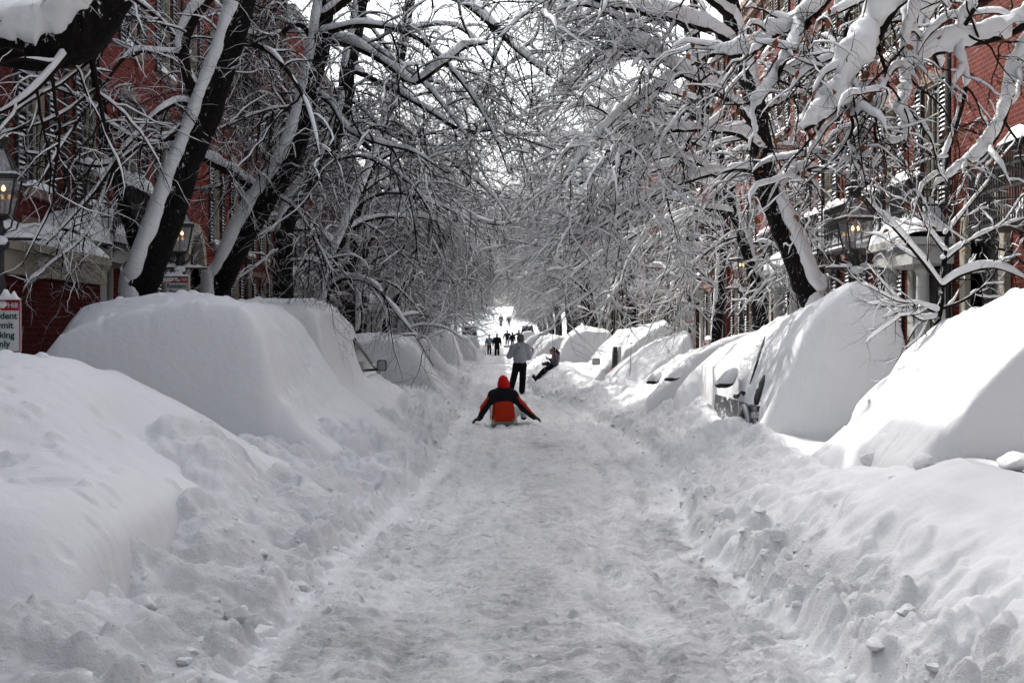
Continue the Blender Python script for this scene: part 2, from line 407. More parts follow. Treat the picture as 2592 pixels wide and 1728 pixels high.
def build_ground():
    xs = [-320, -220, -150, -100, -70, -50, -36, -27, -20, -16, -13, -11, -9.5, -8.4, -7.6, -7, -6.5, -6.1, -5.8, -5.6]
    xf = np.concatenate([lin(-5.45, -3.2, .045), lin(-3.2, 3.6, .0165), lin(3.6, 5.5, .045)])
    x = np.concatenate([xs, xf, [-v for v in xs[::-1]]])
    ys = [-200, -120, -70, -40, -20, -10, -5, -1, 1.5, 3, 4, 4.6]
    yv = [5.0]
    while yv[-1] < 420: yv.append(yv[-1]*1.0029+.0035)
    y = np.concatenate([ys, yv, [470, 540, 620, 700]])
    X, Y = np.meshgrid(x, y)
    Z = ground_h(X, Y)
    Z = np.where(np.abs(X) > 30, np.interp(Y, *ZC)+.5+0*X, Z)
    ny, nx = X.shape
    idx = np.arange(nx*ny).reshape(ny, nx)
    Q = np.stack([idx[:-1, :-1], idx[:-1, 1:], idx[1:, 1:], idx[1:, :-1]], -1).reshape(-1, 4)
    me = np_mesh('snow_ground', np.stack([X, Y, Z], -1), Q, None, [M['ground']])
    xl, xr = lane_edges(Y)
    lane = sstep(-.02, .25, X-xl)*sstep(-.02, .25, xr-X)*(1-.75*sstep(60, 160, Y))
    lane = lane*(.75+.25*(1-sstep(10, 40, Y)))
    c = (X-(xl+xr)/2)
    slush_rut_shade = .5*np.exp(-((c-.05)/.36)**2)*(.35+1.3*np.clip(fbm(X*1.2, Y*.5, 4, 201)+.35, 0, 1))*(1-sstep(22, 34, Y))
    slush_rut_shade += .75*np.exp(-((X-xr+.16)/.16)**2)*sstep(9, 10, Y)*(1-sstep(12.4, 13.6, Y))*np.clip(.55+1.4*fbm(X*4, Y*3, 3, 207), 0, 1)
    for off, w_ in ((-.75, .08), (.62, .07), (1.02, .05)):  # dark lines along the tracks put rut shading into the slush colour
        cc = c-off-.08*vnoise(Y*.35, Y*0+off, 101); slush_rut_shade += .38*np.exp(-(cc/w_)**2)*np.clip(.35+1.5*fbm(Y*.9, cc*3+off, 3, 221), 0, 1)*(1-sstep(30, 50, Y))
    slush_rut_shade += .5*(1-sstep(7.4, 9.2, Y+.5*fbm(X*1.5, Y*1.5, 3, 211)))*np.clip(.4+1.6*fbm(X*2, Y*1.5, 4, 213), 0, 1)
    slush_rut_shade += .9*np.exp(-((Y-81-.8*vnoise(X*1.5, Y, 219))/1.0)**2)*sstep(-1.1, -.8, X)*(1-sstep(.85, 1.1, X))
    slush_rut_shade += .45*np.exp(-((Y-198)/1.5)**2)*sstep(-4, -3.5, X)*(1-sstep(0, .4, X))
    tl = xl-X; tr = X-xr; nr = 1-sstep(9.2, 13.0, Y)
    crumb = np.maximum(lane, np.maximum(sstep(-.1, .1, tl)*(1-sstep(1.3, 2.2, tl)), sstep(-.1, .1, tr)*(1-sstep(.9, 1.6, tr))*(1-.85*nr*sstep(.35, .6, tr))))
    crumb = np.clip(crumb*(.6+1.2*vnoise(X*1.3, Y*1.3, 231)+.3), 0, 1)
    for nm, arr in (('lane', lane), ('slush_rut_shade', np.clip(slush_rut_shade, 0, 1)), ('crumb', crumb)):
        a = me.attributes.new(nm, 'FLOAT', 'POINT'); a.data.foreach_set('value', arr.astype(np.float32).ravel())
    o = link_mesh('snow_ground', me); tag(o, 'packed and ploughed snow covering the whole street', 'snow', kind='structure')
build_ground()

# loose clods of snow along the foot of both banks: one countless mass
def ico(sub=2):
    import bmesh
    bm = bmesh.new(); bmesh.ops.create_icosphere(bm, subdivisions=sub, radius=1.0)
    V = np.array([v.co[:] for v in bm.verts]); T = np.array([[v.index for v in f.verts] for f in bm.faces]); bm.free(); return V, T
IV, IT = ico(2); IV3, IT3 = ico(4)
def clod(c, r, rng, V=IV, sq=(1, 1, .75)):
    ax = rng.normal(size=(9, 3)); ax /= np.linalg.norm(ax, axis=1, keepdims=True)
    d = np.ones(len(V))
    for a in ax:   # chop with random planes: broken blocks rather than balls
        k = rng.uniform(.45, .9); p = V@a
        d = np.minimum(d, np.where(p > 1e-3, k/np.maximum(p, 1e-3), 9))
    P = V*d[:, None]*r*np.array(sq)*rng.uniform(.8, 1.25, 3)
    a = rng.uniform(0, 6.28); ca, sa = math.cos(a), math.sin(a)
    P = np.stack([P[:, 0]*ca-P[:, 1]*sa, P[:, 0]*sa+P[:, 1]*ca, P[:, 2]], -1)
    return P+np.array(c)
def build_clods():
    rng = np.random.default_rng(5); Vs = []; Ts = []; n = 0
    ys = 6.2*np.exp(rng.uniform(0, 1, 1900)*math.log(70/6.2))
    side = rng.random(1900) < .5
    xl, xr = lane_edges(ys)
    t = np.abs(rng.normal(.0, .45, 1900))-.14
    x = np.where(side, xl-t*1.3, xr+t)
    z = ground_h(x, ys)
    r = np.exp(rng.normal(math.log(.018), .75, 1900)); r = np.clip(r, .008, .06)*(1+.4*(ys > 18))
    keep = ~((~side) & (ys < 9.5) & (t > .4))
    for i in np.nonzero(keep)[0]:
        Vs.append(clod((x[i], ys[i], z[i]-r[i]*.40), r[i], rng)); Ts.append(IT+n); n += len(IV)
    me = np_mesh('snow_clods', np.concatenate(Vs), None, np.concatenate(Ts), [M['snow_chunk']], smooth=False)
    tag(link_mesh('snow_clods', me), 'loose broken clods of ploughed snow along both banks', 'snow clods', kind='stuff')
build_clods()
BIG = [((145, 1408), 8.6, .125, 'large squarish snow block lying at the lower left below the bank'),
       ((320, 1410), 8.1, .15, 'dirty shadowed snow block half sunk near the lower left corner'),
       ((545, 1478), 7.9, .085, 'rounded snow lump on the left track edge beside the packed lane'),
       ((600, 1450), 8.0, .10, 'pale round snow boulder just above the left edge of the lane'),
       ((745, 1385), 8.9, .06, 'small snow block perched on the left edge of the lane'),
       ((1290*1.0, 0), 0, 0, '')][:5]
EXTRA = [(2345, 1085, 9.6, .10, 'angular snow block beside the shaded foot of the nearest right mound'),
         (2570, 1195, 9.2, .14, 'large snow boulder at the right frame edge below the nearest mound'),
         (2210, 1046, 11.0, .11, 'rounded snow boulder at the base of the sunlit mound slope'),
         (2305, 1050, 10.6, .09, 'snow lump fallen on the bright slope next to the rounded boulder')]
def big_blocks():
    rng = np.random.default_rng(11)
    L = [(vx*VS if d < 20 else vx, vy*VS, d, r, lab) for ((vx, vy), d, r, lab) in BIG]
    for px, py, d, r, lab in L+EXTRA:
        x = (px-CX)/F*d
        z = float(ground_h(np.array([x]), np.array([float(d)]))[0])
        P = clod((0, 0, 0), r, rng, IV3)
        nrm = P/np.linalg.norm(P, axis=1, keepdims=True)
        P = P+nrm*(.08*r*fbm(P[:, 0]/r*2+P[:, 2]/r, P[:, 1]/r*2, 3, int(px)))[:, None]
        me = np_mesh('snow_block', P, None, IT3, [M['snow_chunk']])
        o = link_mesh('snow_block', me); o.location = (x, d, max(z+r*.3, 0))
        tag(o, lab, 'snow block', 'blocks of snow fallen beside the lane')
big_blocks()

# ------------------------------------------------------------------ buried cars
def mound(stations, near_k=.28, far_k=.6, seed=0, step=.035, amp=.02, base=-.2, cut=None, sm=.045):
    """stations: list of (y, [(x,z)...]).  Returns mesh of the snow over a car, open where it sinks into the ground"""
    st = sorted(stations, key=lambda s: s[0]); ys = np.array([s[0] for s in st], float)
    xmin = min(p[0] for s in st for p in s[1])-.5; xmax = max(p[0] for s in st for p in s[1])+.5
    gx = np.arange(xmin, xmax, .02); rows = []
    for y, pr in st:
        p = np.array(sorted(pr)); zz = np.interp(gx, p[:, 0], p[:, 1])
        el = gx < p[0, 0]; er = gx > p[-1, 0]
        zz = np.where(el, p[0, 1]-(p[0, 0]-gx)*6, zz); zz = np.where(er, p[-1, 1]-(gx-p[-1, 0])*6, zz)
        w = max(2, int(sm/.02)); ker = np.hanning(2*w+1); ker /= ker.sum()
        zz = np.convolve(np.pad(zz, w, mode='edge'), ker, 'valid'); rows.append(zz)
    rows = np.array(rows)
    y0, y1 = ys[0], ys[-1]
    yl = np.unique(np.round(np.concatenate([np.arange(y0-near_k*1.2, y0+.25, min(.014, near_k*.05)), np.arange(y0+.25, y1+far_k*1.3, step)]), 4))
    xl = np.arange(xmin, xmax, step*.72)
    X, Y = np.meshgrid(xl, yl)
    # interpolate between stations with smooth easing
    k = np.clip(np.searchsorted(ys, Y)-1, 0, len(ys)-2)
    f = np.clip((Y-ys[k])/(ys[k+1]-ys[k]), 0, 1); f = f*f*(3-2*f)
    xi = np.clip((X-xmin)/.02, 0, len(gx)-1.001); i0 = xi.astype(int); fx = xi-i0
    def row(kk): return rows[kk, i0]*(1-fx)+rows[kk, i0+1]*fx
    Z = row(k)*(1-f)+row(k+1)*f
    wob = .05*fbm(X*.8, Y*0+seed, 3, seed)
    d = (Y-y0+wob)
    fr = 1-np.clip((-d)/near_k, 0, 1)**3.2
    fe = 1-np.clip((Y-y1)/far_k, 0, 1)**2
    Z = base+(Z-base)*fr*fe-1.2*(np.clip(-d-near_k, 0, None)+np.clip(Y-y1-far_k, 0, None))
    Z = Z+amp*2.4*fbm(X*1.3, Y*1.3, 3, seed+3)+amp*.6*fbm(X*4, Y*5, 3, seed+4)-.05*lumps(X, Y, .26, seed+5, .07)+.05*lumps(X, Y, .13, seed+6, .05)-.03*lumps(X, Y, .09, seed+7, .07)+.012*np.maximum(0, vnoise(X*2.2+Y*.6, Y*7, seed+8))
    if cut is not None: Z = cut(X, Y, Z)
    G = ground_h(X, Y, detail=False)
    ny, nx = X.shape; idx = np.arange(nx*ny).reshape(ny, nx)
    ok = Z > G-.12
    fq = ok[:-1, :-1] | ok[:-1, 1:] | ok[1:, 1:] | ok[1:, :-1]
    Q = np.stack([idx[:-1, :-1], idx[:-1, 1:], idx[1:, 1:], idx[1:, :-1]], -1)[fq]
    Zc = np.maximum(Z, G-.35)
    Vv = np.stack([X, Y, Zc], -1).reshape(-1, 3)
    used = np.zeros(len(Vv), bool); used[Q.ravel()] = True
    remap = np.cumsum(used)-1
    return Vv[used], remap[Q]
def px_st(d, pts): return (d, [(W(a, b, d)[0], W(a, b, d)[2]) for a, b in pts])
def car(label, stations, cat='car', **kw):
    V, Q = mound(stations, **kw); car.last = (V, Q)
    cx = float(V[:, 0].mean()); cy = float(V[:, 1].mean())
    t = empty('snow_covered_car', (cx, cy, 0))
    me = np_mesh('snow_cover', V-np.array([cx, cy, 0]), Q, None, [M['snow']])
    link_mesh('snow_cover', me, t)
    tag(t, label, cat, 'parked cars buried in snow'); return t
def part(mb, name, m, t, smooth=False):
    "world-coordinate MB to a child of t"
    lx, ly, lz = t.location
    mb.v = [(a-lx, b-ly, c-lz) for a, b, c in mb.v]
    return mb.build(name, m, t, smooth)

def cutL0(X, Y, Z):   # broken, scooped side of the first mound
    g = np.exp(-((X+3.45)/.55)**2-((Y-8.9)/.9)**2)
    return Z-g*(.16+.22*lumps(X, Y, .5, 301, .7))
car('low rounded mound of smooth snow over a car at the left frame edge',
    [(8.6, [(-5.2, .95), (-4.4, 1.12), (-3.7, 1.12), (-3.0, .98), (-2.6, .84), (-2.3, .55)]),
     px_st(11.6, [(-500, 960), (-250, 905), (-100, 889), (0, 893), (110, 905), (180, 930), (260, 985), (330, 1060), (400, 1115), (480, 1165), (560, 1200), (600, 1290)]),
     (13.6, [(-5.1, .7), (-4.6, 1.35), (-3.8, 1.45), (-3.1, 1.1), (-2.6, .8), (-2.0, .5)])], near_k=1.6, far_k=1.2, seed=310, cut=cutL0, sm=.12, step=.03)
def chipped(y0, y1, xa, seed, a=.15):
    def cut(X, Y, Z):
        m = sstep(y0-.1, y0+.3, Y)*(1-sstep(y1-.4, y1, Y))*np.exp(-((X-xa)/.30)**2)
        return Z-m*a*(lumps(X, Y, .30, seed, .8)+.6*lumps(X, Y, .13, seed+5, .7)-.45)
    return cut
car('tall boxy vehicle under thick smooth snow with chipped street edge, largest mound on the left',
    [px_st(16.0, [(80, 960), (120, 900), (160, 850), (215, 818), (330, 787), (450, 775), (560, 768), (610, 775), (640, 806), (672, 860), (690, 930), (712, 1010), (760, 1075), (850, 1150)]),
     px_st(17.6, [(150, 930), (190, 815), (225, 775), (300, 755), (390, 742), (480, 742), (560, 752), (605, 768), (640, 806), (668, 856), (690, 910), (725, 980), (790, 1060), (880, 1130), (960, 1230)]),
     (21.0, [(-5.2, .7), (-5.0, 1.9), (-4.4, 2.2), (-3.4, 2.2), (-3.0, 1.95), (-2.7, 1.45), (-2.4, 1.0), (-2.0, .7), (-1.6, .4)])],
    near_k=.26, far_k=.9, sm=.03, seed=320, cut=chipped(16.0, 20.5, -2.85, 330))
def cutL2(X, Y, Z):
    m = sstep(24.5, 24.8, Y)*(1-sstep(28.3, 28.8, Y))
    side = sstep(-2.66, -2.60, X)
    return Z-m*side*np.clip(Z-.98, 0, None)
L2 = car('tall snow-buried vehicle with dark side window and mirror poking out, behind the biggest left mound',
    [px_st(22.0, [(520, 1000), (545, 830), (580, 800), (643, 795), (784, 782), (806, 796), (822, 880), (845, 960), (880, 1010), (960, 1090)]),
     px_st(24.0, [(520, 900), (560, 768), (640, 755), (780, 757), (835, 772), (865, 803), (884, 850), (895, 905), (915, 950), (960, 1000), (1050, 1080)]),
     (27.6, [(-4.9, .7), (-4.7, 1.9), (-4.2, 2.25), (-3.3, 2.25), (-2.95, 2.0), (-2.75, 1.4), (-2.4, .95), (-1.9, .65)])],
    near_k=.2, far_k=1.6, sm=.03, seed=340, cut=cutL2)
mb = MB(); mb.hexa([(-2.9, 24.6, .80), (-2.50, 24.6, .80), (-2.48, 28.7, .86), (-2.9, 28.7, .86), (-2.9, 24.6, 1.72), (-2.58, 24.6, 1.68), (-2.50, 28.5, 1.0), (-2.9, 28.5, 1.0)])
part(mb, 'side_window', M['carglass'], L2)
mb = MB(); mb.bar((-2.575, 24.6, 1.69), (-2.485, 28.75, .97), .03); mb.bar((-2.49, 24.7, .84), (-2.47, 28.7, .86), .03)
part(mb, 'window_pillar', M['carpaint'], L2)
def mirror_part(t, c, w=.2, h=.17, dp=.1, m='black'):
    x, y, z = c; mb = MB()
    prof = [(.0, .3), (.5, .86), (1, 1), (.9, .95)]
    rings = []
    for s, f in ((-.5, .55), (-.25, .92), (.15, 1.0), (.5, .98)):
        rings.append([(x+w/2*f*a, y-s*dp, z+h/2*f*b) for a, b in ((1, .6), (.75, 1), (-.75, 1), (-1, .6), (-1, -.7), (-.7, -1), (.7, -1), (1, -.7))])
    vs = [p for r in rings for p in r]; qs = []
    for j in range(3):
        for i in range(8): qs.append((j*8+i, j*8+(i+1) % 8, (j+1)*8+(i+1) % 8, (j+1)*8+i))
    qs += [(0, 1, 2, 3), (0, 3, 4, 7), (4, 5, 6, 7)]
    mb.add(vs, qs)
    o = part(mb, 'wing_mirror', M[m], t, False)
    mb = MB(); f = .82; r = [(w/2*f*a, -.5*dp-.004, h/2*f*b) for a, b in ((1, .6), (.75, 1), (-.75, 1), (-1, .6), (-1, -.7), (-.7, -1), (.7, -1), (1, -.7))]
    lx, ly, lz = t.location
    n = len(mb.v); mb.v += [(x+a-lx, y+b-ly, z+c2-lz) for a, b, c2 in r]; mb.q += [(3, 2, 1, 0), (7, 4, 3, 0), (7, 6, 5, 4)]
    g = mb.build('mirror_glass', M['mirror'], o)
    return o
mirror_part(L2, (-2.30, 27.0, 1.17), .19, .22, .14)
mb = MB(); mb.bar((-2.52, 27.05, 1.08), (-2.36, 27.0, 1.1), .025); part(mb, 'mirror_arm', M['black'], L2)
car('low snow mound with a wind-scoured ridged flank, third big mound along the left',
    [px_st(36, [(860, 930), (880, 875), (916, 865), (983, 860), (1034, 872), (1054, 880), (1070, 912), (1088, 942), (1110, 975), (1150, 1005)]),
     px_st(38, [(870, 900), (888, 847), (919, 841), (970, 843), (1008, 848), (1034, 858), (1058, 876), (1075, 905), (1092, 935), (1118, 965), (1155, 990)]),
     (41.5, [(-4.6, .6), (-4.3, 1.6), (-3.6, 1.75), (-2.8, 1.6), (-2.4, 1.1), (-1.9, .6)])], near_k=.3, seed=350)
car('softly rounded snow mound between the ridged mound and the distant boxy one on the left',
    [px_st(45, [(960, 900), (985, 862), (1046, 856), (1080, 862), (1094, 876), (1110, 900), (1128, 920), (1150, 950)]),
     px_st(47, [(960, 900), (985, 856), (1046, 849), (1078, 854), (1092, 868), (1108, 892), (1125, 914), (1150, 945)]),
     (50, [(-4.2, .6), (-3.9, 1.5), (-3.0, 1.6), (-2.5, 1.3), (-2.1, .8), (-1.7, .5)])], near_k=.35, seed=360)
car('distant squarish snow cap like a loaf on a car, left of the walking couple',
    [px_st(60, [(1078, 875), (1084, 846), (1097, 836), (1131, 836), (1148, 849), (1155, 876), (1165, 900)]),
     px_st(61.5, [(1078, 875), (1084, 842), (1097, 833), (1131, 833), (1148, 846), (1156, 876), (1170, 900)]),
     (64.5, [(-3.3, .7), (-3.1, 1.7), (-2.6, 1.9), (-2.2, 1.8), (-1.95, 1.3), (-1.7, .5)])], near_k=.2, seed=370)
car('small far snow mound just beyond the loaf-shaped one on the left',
    [px_st(75, [(1128, 880), (1140, 853), (1165, 848), (1183, 853), (1194, 867), (1206, 884)]),
     px_st(79, [(1130, 880), (1142, 852), (1166, 846), (1184, 851), (1195, 866), (1206, 882)])], near_k=.4, seed=380)
L7 = car('far dark car on the left with its roof and windows partly cleared of snow',
    [px_st(120, [(1163, 862), (1170, 850), (1190, 848), (1206, 852), (1213, 868)]),
     px_st(124, [(1163, 860), (1170, 848), (1190, 846), (1206, 850), (1213, 866)])], near_k=.4, seed=390)
x0, x1 = (1169-CX)/F*121, (1209-CX)/F*121
mb = MB(); mb.hexa([(x0, 121, 1.4), (x1, 121, 1.4), (x1, 124.5, 1.4), (x0, 124.5, 1.4), (x0+.12, 121.5, 2.3), (x1-.2, 121.5, 2.25), (x1-.2, 124, 2.25), (x0+.12, 124, 2.3)])
part(mb, 'cabin', M['carglass'], L7)
mb = MB(); mb.hexa([(x0+.1, 121.4, 2.28), (x1-.18, 121.4, 2.24), (x1-.18, 124.1, 2.24), (x0+.1, 124.1, 2.28), (x0+.2, 121.6, 2.42), (x1-.3, 121.6, 2.36), (x1-.3, 123.9, 2.36), (x0+.2, 123.9, 2.42)])
part(mb, 'roof', M['carpaint'], L7)

# right-hand row
def cutR0(X, Y, Z):
    g = np.exp(-((X-3.35)/.38)**2-((Y-12.2)/.8)**2)
    return Z-g*.20*(lumps(X, Y, .22, 401, .6)-.2)
R0 = car('bright sunlit snow slope over a car at the right frame edge',
    [px_st(10.0, [(2300, 1190), (2384, 1085), (2422, 1030), (2500, 962), (2592, 873), (2700, 780), (2780, 740), (2950, 760), (3050, 900)]),
     px_st(12.2, [(2060, 1150), (2140, 1085), (2180, 1030), (2240, 970), (2290, 930), (2400, 850), (2500, 795), (2592, 745), (2700, 705), (2850, 700), (2950, 800), (3000, 950)]),
     (15.0, [(3.85, .6), (4.0, .95), (4.4, 1.6), (4.8, 1.95), (5.3, 2.0), (5.5, 1.6), (5.6, .8)])], near_k=.28, far_k=.5, seed=400, cut=cutR0, sm=.05, step=.028)
mirror_part(R0, (3.83, 9.55, .95), .12, .16, .1)
def cutR1(X, Y, Z):   # street side scraped clear of snow: the dark flank shows
    m = sstep(17.05, 17.5, Y)*(1-sstep(22.4, 23.2, Y))
    lim = np.interp(Y, [17, 17.6, 18.6, 20, 22, 24], [1.15, 1.1, 1.0, .98, .95, 1.0])
    side = 1-sstep(3.30, 3.36, X)
    return Z-m*side*np.clip(Z-.3, 0, None)*.9
R1 = car('steep shark-fin snow peak over a car with dark scraped flank, right of lane',
    [px_st(17.0, [(1880, 1110), (1925, 1072), (1960, 1000), (1992, 948), (2022, 862), (2059, 802), (2114, 752), (2160, 714), (2190, 708), (2217, 722), (2253, 764), (2279, 818), (2296, 892), (2302, 1000)]),
     px_st(18.2, [(1900, 1060), (1930, 990), (1965, 900), (2010, 830), (2060, 775), (2114, 738), (2150, 716), (2180, 712), (2210, 730), (2240, 780), (2260, 860), (2270, 960)]),
     (20.2, [(3.1, .95), (3.3, 1.25), (3.7, 1.65), (4.14, 2.05), (4.7, 2.05), (5.1, 1.3), (5.25, .5)]),
     (23.2, [(2.95, .8), (3.2, 1.12), (3.7, 1.55), (4.2, 1.8), (4.8, 1.7), (5.2, .6)])], near_k=.26, far_k=.5, seed=410, cut=cutR1)
R1VQ = car.last
def car_flank(t, x, ya, yb, zs, zt, rz):
    "dark lower body of the scraped car: sill, doors, wheel arch, wheel"
    mb = MB()
    mb.hexa([(x+.06, ya, .25), (x+1.6, ya, .25), (x+1.6, yb, .25), (x+.06, yb, .25), (x+.10, ya, zt), (x+1.5, ya, zt), (x+1.5, yb, zt), (x+.10, yb, zt)])
    mb.hexa([(x, ya+.05, .35), (x+.08, ya+.05, .35), (x+.08, yb-.05, .35), (x, yb-.05, .35), (x+.03, ya+.05, .86), (x+.09, ya+.05, .86), (x+.09, yb-.05, .86), (x+.03, yb-.05, .86)])
    body = part(mb, 'car_body', M['carpaint'], t)
    mb = MB()
    ring = [(x-.02, ya+.75+.40*math.cos(a*PI/14), .42+.40*math.sin(a*PI/14)) for a in range(15)]
    mb.path(ring, .035, 6); part(mb, 'wheel_arch', M['silver'], t, True)
    mb = MB(); V = []
    prof = [(.0, .0), (.20, .0), (.23, .02), (.33, .0), (.35, .04), (.35, .2)]
    k = 24
    for r, off in prof:
        V += [(x-.01+off, ya+.75+r*math.cos(2*PI*i/k), .40+r*math.sin(2*PI*i/k)) for i in range(k)]
    mb.add(V, [(j*k+i, j*k+(i+1) % k, (j+1)*k+(i+1) % k, (j+1)*k+i) for j in range(len(prof)-1) for i in range(k)])
    part(mb, 'wheel', M['rubber'], t, True)
car_flank(R1, 3.30, 17.8, 21.4, .3, .92, 0)
mb = MB(); mb.hexa([(3.33, 17.30, .66), (3.40, 17.30, .66), (3.40, 17.5, .66), (3.33, 17.5, .66), (3.36, 17.3, .88), (3.42, 17.3, .88), (3.42, 17.5, .88), (3.36, 17.5, .88)])
part(mb, 'tail_light', M['tailred'], R1)
# the thin dark window gap and door edge that show through the snow skin of this car
from mathutils.bvhtree import BVHTree
def on_skin(VQ, pix):
    bv = BVHTree.FromPolygons([tuple(v) for v in VQ[0]], [tuple(int(i) for i in q) for q in VQ[1]]); out = []
    for a, b in pix:
        d = Vector(W(a, b, 1.0))-Vector((0, 0, EYE)); h = bv.ray_cast(Vector((0, 0, EYE)), d.normalized())
        if h[0] is not None: out.append(tuple(h[0]))
    return out
g = on_skin(R1VQ, [(1938, 852), (1930, 880), (1921, 910), (1911, 942), (1900, 972)])
if len(g) > 2:
    mb = MB(); P = smooth_path(g, 12); V_, Q_ = tubes(P[None], (.008+.022*np.sin(np.linspace(.2, PI-.15, 12)))[None], 6, cap=True); mb.add([tuple(a) for a in V_], [tuple(a) for a in Q_]); part(mb, 'window_gap', M['black'], R1)
for nm, pix, ra, rb in (('rear_door_edge', [(1937, 950), (1933, 972), (1927, 995), (1921, 1018), (1916, 1042)], .012, .06), ('door_handle', [(1858, 999), (1868, 1003), (1876, 996)], .012, .02), ('door_handle', [(1882, 994), (1887, 998)], .015, .015), ('lower_trim', [(1901, 1040), (1899, 1052)], .012, .012), ('tail_lens', [(1922, 1030), (1919, 1046)], .014, .02)):
    g = on_skin(R1VQ, pix)
    if len(g) >= 2:
        n_ = 9; P = smooth_path(g, n_) if len(g) > 2 else np.linspace(g[0], g[1], n_)
        P = P+np.random.default_rng(len(pix)).normal(size=P.shape)*.008
        mb = MB(); V_, Q_ = tubes(P[None], (ra+rb*np.sin(np.linspace(.1, PI-.1, n_))**.8)[None], 6, cap=True); mb.add([tuple(a) for a in V_], [tuple(a) for a in Q_]); part(mb, nm, M['tailred' if nm == 'tail_lens' else 'black'], R1, True)
def snowy_mirror(t, c, w=.24, h=.22):
    lx, ly, lz = t.location
    for nm, m, dz, hh, r in (('mirror_shell', 'black', -.012, .36, .95), ('mirror_snow', 'snow', .035, 1.0, .98)):
        P = IV3*np.array([w*.55*r, .16, h*.5*hh]); P[:, 2] += dz
        P[:, 0] += P[:, 2]*.5+.04*fbm(P[:, 1]*6+c[1], P[:, 2]*6, 2, 3); P[:, 2] += .04*fbm(P[:, 0]*6, P[:, 1]*6+c[0], 2, 5)
        if nm == 'mirror_snow': P[:, 2] = np.where(P[:, 2] < -.03, -.03-.1*(P[:, 2]+.03), P[:, 2])
        link_mesh(nm, np_mesh(nm, P+np.array(c)-np.array([lx, ly, lz]), None, IT3, [M[m]]), t)
snowy_mirror(R1, (3.16, 19.3, 1.10), .24, .34)
R1b = car('long snow mound sloping to the lane beyond the shark-fin peak, mirrors under snow caps',
    [px_st(25.0, [(1640, 1005), (1672, 975), (1700, 945), (1730, 915), (1765, 893), (1815, 868), (1860, 850), (1930, 838), (1990, 850), (2030, 950)]),
     px_st(27.5, [(1645, 990), (1681, 966), (1702, 938), (1727, 910), (1758, 890), (1809, 868), (1855, 852), (1900, 850), (1935, 900), (1950, 960)]),
     (29.4, [(2.9, .7), (3.2, .9), (3.8, 1.35), (4.4, 1.5), (4.9, 1.3), (5.1, .6)])], near_k=.4, far_k=.7, seed=420)
snowy_mirror(R1b, (3.02, 24.2, 1.02), .27, .30)
snowy_mirror(R1b, (2.9, 26.0, .9), .24, .28)
R2 = car('gleaming white wedge-shaped snow mound beside a thin car aerial on the right',
    [px_st(32, [(1600, 985), (1660, 915), (1700, 893), (1735, 848), (1745, 848), (1752, 872), (1757, 900)]),
     px_st(33.5, [(1560, 960), (1580, 928), (1597, 913), (1618, 895), (1669, 868), (1707, 851), (1736, 838), (1746, 844), (1752, 870), (1756, 900)]),
     (36.5, [(2.8, .7), (3.2, 1.05), (3.9, 1.5), (4.4, 1.7), (4.8, 1.5), (5.0, .6)])], near_k=.4, far_k=.7, seed=430, sm=.04)
mb = MB(); a = W(1595, 925, 31); b = W(1598, 869, 31); mb.bar((a[0], 31, a[2]-.25), (b[0], 31, b[2]), .006); part(mb, 'aerial', M['black'], R2)
P = IV*np.array([.035, .035, .025])+np.array([b[0], 31, b[2]+.01])-np.array(R2.location[:]); link_mesh('aerial_snow', np_mesh('aerial_snow', P, None, IT, [M['snow']]), R2)
def cutR3(X, Y, Z):
    m = np.exp(-((Y-38.75)/.35)**2)*np.exp(-((X-3.22)/.16)**2)
    return Z-m*1.2
R3 = car('high rounded snow mound with a red tail light and grey mirror showing on the right',
    [px_st(39, [(1500, 960), (1530, 925), (1560, 900), (1592, 880), (1612, 860), (1640, 842), (1682, 820), (1700, 832), (1706, 862), (1709, 900)]),
     px_st(40.5, [(1493, 946), (1516, 918), (1539, 882), (1554, 864), (1580, 847), (1605, 834), (1643, 820), (1682, 811), (1703, 827), (1708, 850), (1710, 900)]),
     (44, [(2.7, .7), (3.2, 1.4), (3.8, 1.9), (4.6, 2.0), (5.0, 1.6), (5.1, .7)])], near_k=.3, far_k=.7, seed=440, cut=cutR3)
a = W(1554, 910, 38.8)
mb = MB(); mb.hexa([(a[0]-.12, 38.5, .62), (a[0]+.10, 38.5, .62), (a[0]+.10, 38.9, .62), (a[0]-.12, 38.9, .62), (a[0]-.02, 38.55, 1.42), (a[0]+.08, 38.55, 1.42), (a[0]+.08, 38.9, 1.42), (a[0]-.02, 38.9, 1.42)])
part(mb, 'rear_window', M['carglass'], R3)
mb = MB(); mb.hexa([(a[0]-.10, 38.38, .68), (a[0]+.10, 38.38, .70), (a[0]+.10, 38.6, .70), (a[0]-.10, 38.6, .68), (a[0]-.09, 38.4, .84), (a[0]+.10, 38.4, .82), (a[0]+.10, 38.6, .82), (a[0]-.09, 38.6, .84)])
part(mb, 'tail_light', M['tailred'], R3)
mb = MB(); mb.hexa([(a[0]+.06, 38.4, .6), (a[0]+.16, 38.4, .6), (a[0]+.16, 38.62, .6), (a[0]+.06, 38.62, .6), (a[0]+.10, 38.42, 1.42), (a[0]+.18, 38.42, 1.42), (a[0]+.18, 38.62, 1.42), (a[0]+.10, 38.62, 1.42)])
part(mb, 'rear_pillar', M['silver'], R3)
mirror_part(R3, W(1509, 915, 39), .22, .19, .15)
